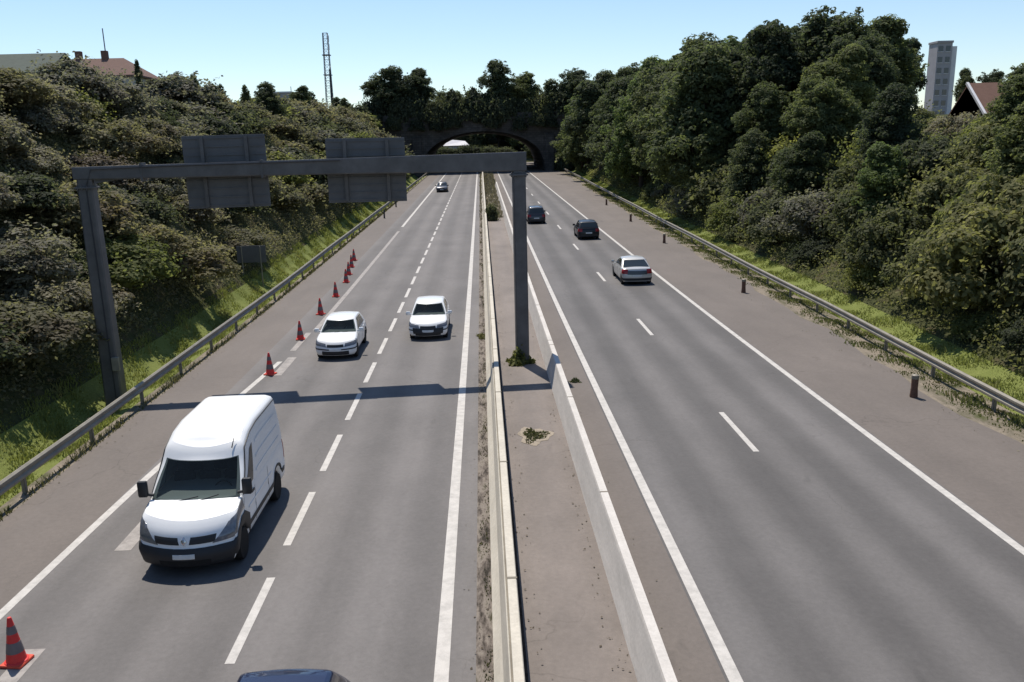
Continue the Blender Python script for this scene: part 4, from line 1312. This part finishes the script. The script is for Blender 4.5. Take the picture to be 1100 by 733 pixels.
# ------------------------------------------------------------------ bridge
BY = 205.0; DEPTH = 42.0  # unseen depth lengthened so the road under the arches lies in shade
t = empty('arch_bridge', (0, BY, 0), 'old dark masonry bridge with three arches crossing the motorway, overgrown with trees', 'bridge')
arches = [(-24.6, -15.6, 9.8), (-13.2, 14.6, 11.6), (17.0, 25.5, 9.8)]
DECK = 14.2
def soffit(x):
    for a, b, top in arches:
        if a < x < b:
            c, h = (a + b) / 2, (b - a) / 2; k = (x - c) / h
            spring = 4.5
            return spring + (top - spring) * math.sqrt(max(0, 1 - k * k))
    return None
xs = sorted(set([-60, -50, -40, -32, -28] + [a + (b - a) * i / 28 for a, b, _ in arches for i in range(29)] + [28, 34, 42, 55] ))
mb = MB()
def foot(x): return T(x, BY) - 1.5 if (x < XL or x > xr(BY)) else zr(BY) - 1.0
for xa, xb in zip(xs, xs[1:]):
    xm = (xa + xb) / 2; so_ = soffit(xm)
    def lowz(x):
        if so_ is None: return min(foot(xm), 3)
        s_ = soffit(x); return s_ if s_ is not None else 4.5
    a0, b0 = lowz(xa), lowz(xb)
    vs = [(xa, 0, a0), (xb, 0, b0), (xb, 0, DECK), (xa, 0, DECK), (xa, DEPTH, a0), (xb, DEPTH, b0), (xb, DEPTH, DECK), (xa, DEPTH, DECK)]
    mb.add(vs, [(0, 1, 2, 3), (5, 4, 7, 6), (0, 4, 5, 1), (3, 2, 6, 7)])
for a, b, top in arches:       # pier flanks below the springing
    for x, s_ in ((a, 1), (b, -1)):
        lo = min(foot(x - s_ * 0.5), 3)
        mb.add([(x, 0, lo), (x, DEPTH, lo), (x, DEPTH, 4.5), (x, 0, 4.5)], [(0, 1, 2, 3)])
mb.build('masonry', M['stone'], t)
mb = MB(); mb.bbox(-60, 55, -0.3, 0.0 - 0.003, DECK, DECK + 0.45, 0.05); mb.build('cornice', M['stone'], t)
mb = MB(); mb.bbox(-60, 55, -0.05, 0.35, DECK + 0.45, DECK + 1.35, 0.05); mb.build('parapet', M['stone'], t)
mb = MB(); mb.box(-60, 55, 0.36, DEPTH - 0.02, DECK - 0.02, DECK + 0.3); mb.build('deck', M['ground'], t)
for a, b, top in arches:
    c, h = (a + b) / 2, (b - a) / 2; rows = []
    for rr_, yy in ((0, -0.12), (0.75, -0.12)):
        rows.append([(c - (h + rr_) * math.cos(math.pi * i / 32), yy, 4.5 + (top - 4.5 + rr_) * math.sin(math.pi * i / 32)) for i in range(33)])
    back = [[(x, -0.002, z) for x, y, z in row] for row in rows]
    mb = MB(); mb.grid([back[0], rows[0], rows[1], back[1]]); mb.build('arch_ring', M['stone'], t)
for x0, x1 in ((-15.5, -13.3), (14.7, 16.9)):
    mb = MB(); mb.bbox(x0 + 0.1, x1 - 0.1, -0.7, -0.004, -0.5, 10.5, 0.05); mb.build('buttress', M['stone'], t)

# trees on the bridge
for X, Y, h, w_, k, m, lb in (
        (-20.8, 209.5, 12.0, 1.35, 0, 'tree_dark', 'big dark round tree on the bridge, first from the bramble bank'),
        (-14.5, 210.5, 11.6, 1.25, 2, 'tree_dark', 'big dark tree on the bridge, second from the bramble bank'),
        (4.2, 209.5, 12.6, 1.15, 1, 'tree_dark', 'tallest slender dark tree on the middle of the bridge'),
        (10.0, 210.5, 10.2, 1.25, 0, 'tree_mid', 'round green tree on the bridge just beside the tallest one'),
        (16.5, 208.0, 8.6, 1.2, 3, 'tree_dark', 'dark bushy tree on the bridge at its wooded bank end'),
        (22.0, 207.0, 10.5, 1.3, 0, 'tree_dark', 'dark round tree where the bridge meets the wooded bank')):
    tree(X, Y, h, w_, k, m, lb, 'trees growing on the bridge', DECK)
for i, X in enumerate(np.arange(-25, 22, 2.6)):
    lb = 'dark bush overgrowing the bridge parapet between the taller trees'
    bush(float(X), 206.5 + random.uniform(-0.6, 1.5), random.uniform(2.8, 3.8), 'leaf_dark', lb, 'bushes overgrowing the bridge parapet', DECK + random.uniform(-0.4, 0.6), 3 + i % 2, 1.5)
for X in (-8.5, -5.2, -2.0):
    tree(X, 210 + random.uniform(-1, 1), 6.6, 1.2, 3, 'tree_mid', 'low green bushy tree on the bridge between big round and slender trees', 'low trees on the bridge', DECK)
# overgrown bank edges against the bridge
for X, z, r_ in ((-27, 13, 3.0), (-30, 13.5, 3.0), (19.5, 5, 3.2), (22, 7, 3.4), (24.5, 9, 3.2)):
    bush(X, 202.5, r_, 'leaf_dark', 'dark bush growing against the end of the bridge', 'bushes at the bridge ends', T(X, 202.5), 3, 1.2)

# what shows through the arches
for X, Y, d in scatter(30, (-24, 30), (276, 300), lambda y: 4.2):
    tree(X, Y, random.uniform(9, 13), 1.25, random.choice((0, 3)), random.choice(('tree_mid', 'tree_dark', 'tree_dark')), 'green tree seen beyond the bridge through its wide arch', 'trees beyond the bridge')
t = empty('white_house', (-7.2, 268, zr(262) + 3.0), 'small bright white house seen through the wide arch of the bridge', 'house')
mb = MB(); mb.box(-3.6, 3.6, 0, 6, -2, 2.5); mb.build('wall', M['tower_white'], t)
mb = MB(); mb.add([(-3.9, -0.5, 2.4), (3.9, -0.5, 2.4), (3.9, 6.5, 2.4), (-3.9, 6.5, 2.4), (-2.0, 3, 4.2), (2.6, 3, 3.7)], [(0, 1, 5, 4), (1, 2, 5), (2, 3, 4, 5), (3, 0, 4), (0, 3, 2, 1)])
mb.build('roof', M['tower_white'], t)
for X, Y, r_ in ((-10.0, 264, 3.2), (-8.1, 265, 2.4), (-6.3, 264, 2.9), (-4.4, 263, 3.3), (-11.5, 263, 2.6), (-1.5, 264, 2.8), (3, 266, 3.0), (7.5, 265, 3.0)):
    bush(X, Y, r_, 'leaf_dark', 'dark bush beyond the bridge near the white house', 'bushes beyond the bridge', zr(Y) + 2.2, 3, 1.0)
for X, Y, h in ((-16, 254, 11.0), (-20, 251, 11.5), (16.5, 254, 11.0), (19, 251, 11.5), (24, 252, 11.0)):
    tree(X, Y, h, 1.2, 3, 'tree_dark', 'dark bushy tree seen just beyond a side arch of the bridge', 'dark trees behind the side arches')
for i, X in enumerate((-24, -19.5, -14.4, -10, -6, 3, 9, 13, 16.2, 21)):
    bush(X, 204.6, random.uniform(1.5, 2.3), 'leaf_dark', 'dark ivy clump hanging over the face of the bridge', 'ivy clumps hanging on the bridge', random.uniform(11.8, 13.6), 3 + i % 2, 1.3)

# ------------------------------------------------------------------ houses and masts on the left crest
def house(name, label, X0, X1, Y0, Y1, zb, ze, zt, roofm, wallm, hip=0.0, eav=0.4, wins=()):
    cx, cy = (X0 + X1) / 2, (Y0 + Y1) / 2
    t = empty(name, (cx, cy, zb), label, 'house')
    w, d = (X1 - X0) / 2, (Y1 - Y0) / 2; e, r_ = ze - zb, zt - zb
    mb = MB(); mb.box(-w, w, -d, d, -1.5, e)
    if hip == 0:
        for s in (-1, 1): mb.add([(s * w, -d, e), (s * w, d, e), (s * w, 0, r_ - 0.12)], [(0, 1, 2)])
    mb.build('wall', wallm, t)
    W_, D_ = w + eav, d + eav; k = (r_ - e) / d; ez = e - eav * k
    th = 0.16
    mb = MB(); rw = W_ - hip
    up = [(-W_, -D_, ez), (W_, -D_, ez), (W_, D_, ez), (-W_, D_, ez), (-rw, 0, r_), (rw, 0, r_)]
    dn = [(x, y, z - th) for x, y, z in up]
    mb.add(up + dn, [(0, 1, 5, 4), (2, 3, 4, 5), (1, 2, 5), (3, 0, 4), (7, 6, 10, 11), (9, 8, 11, 10), (8, 7, 11), (6, 9, 10), (0, 6, 7, 1), (2, 8, 9, 3), (1, 7, 8, 2), (3, 9, 6, 0)])
    ro = mb.build('roof', roofm, t)
    for x, zt_ in wins:
        mb = MB(); mb.box(x - 0.45, x + 0.45, -d - 0.03, -d - 0.002, e - 1.6, e - 0.5); mb.build('window', M['window'], t)
    return t, ro, r_
house('house', 'house with a greenish grey gabled roof on top of the bramble bank', -50, -35.6, 76, 83, 11.8, 15.35, 17.0, M['roof_green'], M['render_wall'], wins=((3, 0), (-1, 0)))
h2, ro2, rz2 = house('house', 'house with a brown hipped roof and small chimneys on top of the bramble bank', -45.2, -35.0, 94, 101, 12.0, 16.5, 18.3, M['roof_brown'], M['render_wall'], hip=2.6, wins=((1, 0), (3.5, 0)))
for x in (-1.7, 1.0):
    mb = MB(); mb.bbox(x - 0.3, x + 0.3, -0.3, 0.3, rz2 - 0.5, rz2 + 0.75, 0.03); mb.build('chimney', M['roof_brown'], ro2)
hr, ror, rzr = house('house', 'house with a big terracotta roof at the top of the wooded bank', 43.4, 55, 75, 83, 6.5, 9.0, 12.6, M['roof_terra'], M['render_wall'], wins=((-3, 0), (1, 0)))
mb = MB(); mb.beam((-6.32, -4.4, 9.2 - 6.5 - 0.22), (-6.32, -0.02, 12.5 - 6.5 + 0.10), 0.22, 0.2); mb.build('verge_board', M['tower_white'], ror)

t = empty('flat_roofed_building', (-36.8, 171, 13.9), 'small grey flat roofed building on the far crest of the bramble bank', 'building')
mb = MB(); mb.box(-2.1, 2.1, -2, 2, -1, 4.9); mb.build('wall', M['tower_wall'], t)
mb = MB(); mb.bbox(-2.3, 2.3, -2.2, 2.2, 4.9, 5.15, 0.03); mb.build('roof_slab', M['tower_white'], t)
for x, y, zt_, lb in ((-34.6, 169, 19.9, 'thin pole rising at the edge of the small flat roofed building'), (-33.0, 171, 19.4, 'thin pole standing a little apart from the small flat roofed building'),
                      (-40.0, 100, 21.6, 'tall thin antenna pole behind the brown hipped roof')):
    mb = MB(); mb.lathe([(0.09, 0), (0.06, zt_ - 12.2), (0.02, zt_ - 13.1)], 8)
    tag(mb.build('pole', M['mast'], None, 40, (x, y, 12.2)), lb, 'pole')
# lattice mast
t = empty('lattice_mast', (-37.6, 230, 14), 'tall slim grey lattice mast against the sky beyond the bramble bank', 'mast')
HH = 22.5
for i, (sx, sy) in enumerate(((-1, -1), (1, -1), (1, 1), (-1, 1))):
    mb = MB(); mb.beam((sx * 0.9, sy * 0.9, 0), (sx * 0.55, sy * 0.55, HH), 0.13); mb.build('leg', M['mast'], t)
mb = MB(); nlev = 18
for k in range(nlev):
    z0_, z1_ = HH * k / nlev, HH * (k + 1) / nlev; a = lerp(0.9, 0.55, k / nlev); b = lerp(0.9, 0.55, (k + 1) / nlev)
    for p0, p1 in (((-1, -1), (1, -1)), ((1, -1), (1, 1)), ((1, 1), (-1, 1)), ((-1, 1), (-1, -1))):
        mb.beam((p0[0] * a, p0[1] * a, z0_), (p1[0] * b, p1[1] * b, z1_), 0.06)
        mb.beam((p0[0] * b, p0[1] * b, z1_), (p1[0] * b, p1[1] * b, z1_), 0.06)
mb.build('bracing', M['mast'], t)
for z in (12.5, 17.2):
    mb = MB(); mb.bbox(-1.0, 1.0, -1.0, 1.0, z, z + 0.18, 0.03); mb.build('platform', M['mast'], t)
for z in (18.3, 20.3):
    mb = MB(); mb.lathe([(0.1, 0), (0.22, 0.1), (0.22, 1.5), (0.1, 1.6)], 10, c=(0.8, -0.8, z)); mb.build('antenna', M['tower_white'], t)
mb = MB(); mb.lathe([(0.32, 0), (0.26, 8), (0.22, 13.6), (0.05, 13.8)], 10)
tag(mb.build('pole', M['pole_dark'], None, 40, (-36.4, 226, 14.0)), 'thick dark pole right beside the lattice mast', 'pole')
# fence on the crest, small dark cypress, row of little trees
t = empty('fence', (-25.5, 76, 12.2), 'low post and rail fence along the crest of the bramble bank', 'fence')
fa, fb = Vector((-27.2, 74, 0)), Vector((-27.2, 92, 0))
n = 9
for k in range(n):
    q = fa.lerp(fb, k / (n - 1)) - Vector((-25.5, 76, 0)); zq = T(-27.2, 74 + 18 * k / (n - 1)) - 12.2
    mb = MB(); mb.box(q.x - 0.05, q.x + 0.05, q.y - 0.05, q.y + 0.05, zq - 0.2, zq + 1.7); mb.build('post', M['pole_dark'], t)
for hh in (0.6, 1.1, 1.6):
    mb = MB(); za, zb_ = T(-27.2, 74) - 12.2 + hh, T(-27.2, 92) - 12.2 + hh
    mb.beam((-1.7, -2, za), (-1.7, 16, zb_), 0.05, 0.07); mb.build('rail', M['pole_dark'], t)
tree(-27.6, 75, 2.9, 0.4, 1, 'tree_dark', 'small narrow dark cypress on the crest beside the brown hipped roof', z=12.9)
for k, (X, Y, h) in enumerate(((-27.5, 84, 2.6), (-27.2, 88, 3.2), (-27, 96, 3.0), (-26.5, 104, 2.8), (-28, 120, 3.0))):
    tree(X, Y, h, 0.7, 3, 'tree_mid', 'small young tree on the fence line along the crest of the bramble bank', 'young trees on the crest')
for X, Y, h in ((-38, 205, 7.0), (-33.5, 215, 6.0), (-41, 212, 6.5), (-30, 203, 5.0)):
    tree(X, Y, h, 1.1, 3, 'tree_dark', 'dark bushy tree at the far end of the bramble bank near the lattice mast', 'dark trees near the lattice mast')

# apartment tower far right
t = empty('apartment_tower', (133.5, 260, 9), 'tall grey apartment block rising behind the trees of the wooded bank', 'building')
mb = MB(); mb.box(-1.9, 2.4, 0, 5, -3, 24.5); mb.build('wall', M['tower_wall'], t)
mb = MB(); mb.box(2.405, 4.1, 0.6, 4.6, -3, 23.6); mb.build('wall', M['tower_white'], t)
mb = MB(); mb.bbox(-2.1, 2.6, -0.2, 5.2, 24.5, 25.1, 0.05); mb.build('roof', M['tower_wall'], t)
for zf in range(8):
    for x in (-0.9, 1.2):
        mb = MB(); mb.box(x - 0.65, x + 0.65, -0.05, -0.003, zf * 3 + 1.2, zf * 3 + 2.7); w_ = mb.build('window', M['window'], t)
        mb = MB(); mb.box(x - 0.75, x + 0.75, -0.14, -0.003, zf * 3 + 1.02, zf * 3 + 1.15); mb.build('sill', M['tower_white'], w_)

# ------------------------------------------------------------------ ground cover (nobody could count it)
def cover(name, n, xf, yr_, size, mat, hgt, dens_pow=1.0, up=0.6, label=None, asp=1.5):
    Y = yr_[0] + (yr_[1] - yr_[0]) * rng.random(n) ** dens_pow
    X = np.array([xf(y, q) for y, q in zip(Y, rng.random(n))])
    bump = np.array([0.5 + 0.5 * math.sin(x * 1.9 + y * 1.3) * math.sin(x * 1.1 - y * 1.7 + 2) for x, y in zip(X, Y)])
    Z = np.array([T(x, y) for x, y in zip(X, Y)]) + hgt * rng.random(n) ** 0.6 * (0.35 + 0.65 * bump)
    N = rng.normal(size=(n, 3)) * 0.7 + np.array([0, -0.1, up])
    S = size * (0.6 + 0.8 * rng.random(n)) * (1 + np.maximum(0, Y - 60) / 90)
    me = leaf_mesh(name, np.stack([X, Y, Z], 1), N, S, asp, bump * 0.5 + rng.random(n) * 0.5, M[mat])
    o = bpy.data.objects.new(name, me); COL.objects.link(o); o['kind'] = 'stuff'
    return o
cover('undergrowth', 170000, lambda y, q: XL - 3.6 - 11.8 * q, (17, 200), 0.105, 'leaf_scrub', 1.25, 1.9)
cover('undergrowth', 110000, lambda y, q: xr(y) + 2.3 + 13 * q, (20, 200), 0.11, 'leaf_olive', 1.1, 1.7)


def blades(name, n, xf, yr_, h, w, mat, pw=1.6, zf=T):
    Y = yr_[0] + (yr_[1] - yr_[0]) * rng.random(n) ** pw
    X = np.array([xf(y, q) for y, q in zip(Y, rng.random(n))])
    Z = np.array([zf(x, y) for x, y in zip(X, Y)])
    clump = np.array([0.55 + 0.45 * math.sin(x * 2.3 + y * 1.7) * math.sin(x * 0.9 - y * 0.8) for x, y in zip(X, Y)])
    H = h * (0.5 + 0.9 * rng.random(n)) * clump; sc = 1 + np.maximum(0, Y - 40) / 50
    Wd = w * sc
    th = rng.random(n) * 2 * math.pi; lean = rng.normal(size=(n, 2)) * 0.35
    dx, dy = np.cos(th) * Wd, np.sin(th) * Wd
    base = np.stack([X, Y, Z - 0.02], 1)
    tip = base + np.stack([lean[:, 0] * H, lean[:, 1] * H, H], 1)
    mid = base * 0.45 + tip * 0.55 + np.stack([-lean[:, 0] * H * .1, -lean[:, 1] * H * .1, H * 0.05], 1)
    d = np.stack([dx, dy, np.zeros(n)], 1)
    V = np.stack([base - d * .5, base + d * .5, mid + d * .4, tip + d * .05, tip - d * .05, mid - d * .4], 1).reshape(-1, 3)
    me = bpy.data.meshes.new(name)
    me.vertices.add(6 * n); me.vertices.foreach_set('co', V.astype(np.float32).ravel())
    idx = (np.arange(n)[:, None] * 6 + np.array([0, 1, 2, 5, 5, 2, 3, 4])[None, :]).ravel().astype(np.int32)
    me.loops.add(8 * n); me.loops.foreach_set('vertex_index', idx)
    me.polygons.add(2 * n); me.polygons.foreach_set('loop_start', np.arange(0, 8 * n, 4, dtype=np.int32)); me.polygons.foreach_set('loop_total', np.full(2 * n, 4, dtype=np.int32))
    at = me.attributes.new('tint', 'FLOAT', 'FACE'); at.data.foreach_set('value', np.repeat(np.clip(clump * 0.5 + rng.random(n) * 0.6, 0, 1), 2).astype(np.float32))
    me.update(calc_edges=True); me.materials.append(M[mat])
    o = bpy.data.objects.new(name, me); COL.objects.link(o); o['kind'] = 'stuff'
    return o
blades('grass', 95000, lambda y, q: XL - 0.15 - 3.6 * q, (14, 170), 0.24, 0.042, 'grass')
blades('grass', 60000, lambda y, q: xr(y) + 0.15 + 2.3 * q, (16, 180), 0.24, 0.042, 'grass')
road_z = lambda x, y: zr(y)
blades('weeds', 24000, lambda y, q: xr(y) - 0.95 + 1.4 * math.sqrt(q) + 0.3 * math.sin(y * 0.8) * math.sin(y * 2.1 + 1), (14, 150), 0.15, 0.05, 'weed_green', 1.4, road_z)
blades('weeds', 5000, lambda y, q: XL + 0.02 + 0.28 * q, (12, 140), 0.26, 0.03, 'weed', 1.4, road_z)
blades('weeds', 2600, lambda y, q: -0.22 + 0.2 * q + 0.08 * math.sin(y), (10, 95), 0.09, 0.03, 'weed', 1.3, road_z)
blades('weeds', 4500, lambda y, q: -0.3 + 2.8 * q, (94, 200), 0.45, 0.04, 'drygrass', 1.0, road_z)
def litter(name, n, xs_, yr_, mat):
    Y = yr_[0] + (yr_[1] - yr_[0]) * rng.random(n) ** 1.3; X = np.array([random.choice(xs_) for _ in range(n)]) + rng.normal(size=n) * 0.13
    P = np.stack([X, Y, np.array([zr(y) for y in Y]) + 0.012 + 0.012 * rng.random(n)], 1)
    me = leaf_mesh(name, P, rng.normal(size=(n, 3)) * 0.25 + np.array([0, 0, 1.0]), 0.018 + 0.04 * rng.random(n) ** 2, 1.4, None, M[mat])
    o = bpy.data.objects.new(name, me); COL.objects.link(o); o['kind'] = 'stuff'
litter('leaf_litter', 700, (0.62, 0.7, 2.1, 2.05, -0.3, -0.2), (9, 60), 'leaf_rust')
litter('leaf_litter', 500, (-11.4, -11.3, 13.9, 14.2, 2.85), (10, 70), 'drygrass')
# tuft in the median pavement, with a pale ring of soil
def blob_sheet(name, cx, cy, rx, ry, dz, mat, n=28):
    mb = MB(); pts_ = []
    for k in range(n):
        a = 2 * math.pi * k / n; q = 1 + 0.18 * math.sin(3 * a + 1) + 0.12 * math.sin(7 * a)
        pts_.append((cx + rx * q * math.cos(a), cy + ry * q * math.sin(a), zr(cy) + dz))
    mb.add(pts_, [tuple(range(n))]); o = mb.build(name, mat); o['kind'] = 'structure'
M['pale_soil'] = dirt_mat('pale_soil', [(0.35, (0.20, 0.17, 0.13)), (0.5, (0.33, 0.28, 0.22)), (0.65, (0.24, 0.20, 0.15))], 3)
blob_sheet('soil_patch', 1.32, 24.3, 0.48, 0.75, 0.004, M['pale_soil'])
def tuft(name, label, cx, cy, rx, ry, n, h, mat, w=0.02):
    th = rng.random(n) * 6.283; q = np.sqrt(rng.random(n)); ii = iter(range(n))
    q = q ** 1.3; lob = 1 + 0.3 * np.sin(3 * th + cx) + 0.2 * np.sin(5 * th + cy); X = cx + rx * q * lob * np.cos(th); Y = cy + ry * q * lob * np.sin(th)
    P = np.stack([X, Y, zr(cy) + h * rng.random(n) ** 1.2 * (1.15 - q) * (0.6 + 0.5 * np.sin(7 * th + 9 * q))], 1)
    me = leaf_mesh(name, P, rng.normal(size=(n, 3)) + np.array([0, 0, 0.3]), np.full(n, w) * (0.6 + rng.random(n)), 2.2, None, M[mat])
    o = bpy.data.objects.new(name, me); COL.objects.link(o)
    return tag(o, label, 'plant')
tuft('weed_tuft', 'flat withered weed tuft in a ring of pale soil on the median pavement', 1.32, 24.3, 0.36, 0.5, 420, 0.11, 'weed', 0.05)
tuft('weed_clump', 'green leafy weed clump around the foot of the median gantry leg', 1.25, 33.0, 0.42, 0.42, 900, 0.7, 'weed_green', 0.085)
tuft('weed_tuft', 'small weed tuft at the foot of the cream barrier near the median leg', -0.2, 38, 0.2, 0.5, 200, 0.2, 'weed', 0.06)
tuft('weed_tuft', 'small dark weed tuft on the shoulder beside the white topped wall', 3.15, 30.1, 0.16, 0.22, 160, 0.16, 'leaf_dark', 0.06)
bush(0.95, 92, 0.75, 'leaf_dark', 'dark upright shrub growing in the median far beyond the gantry', None, zr(92), 3, 2.0)
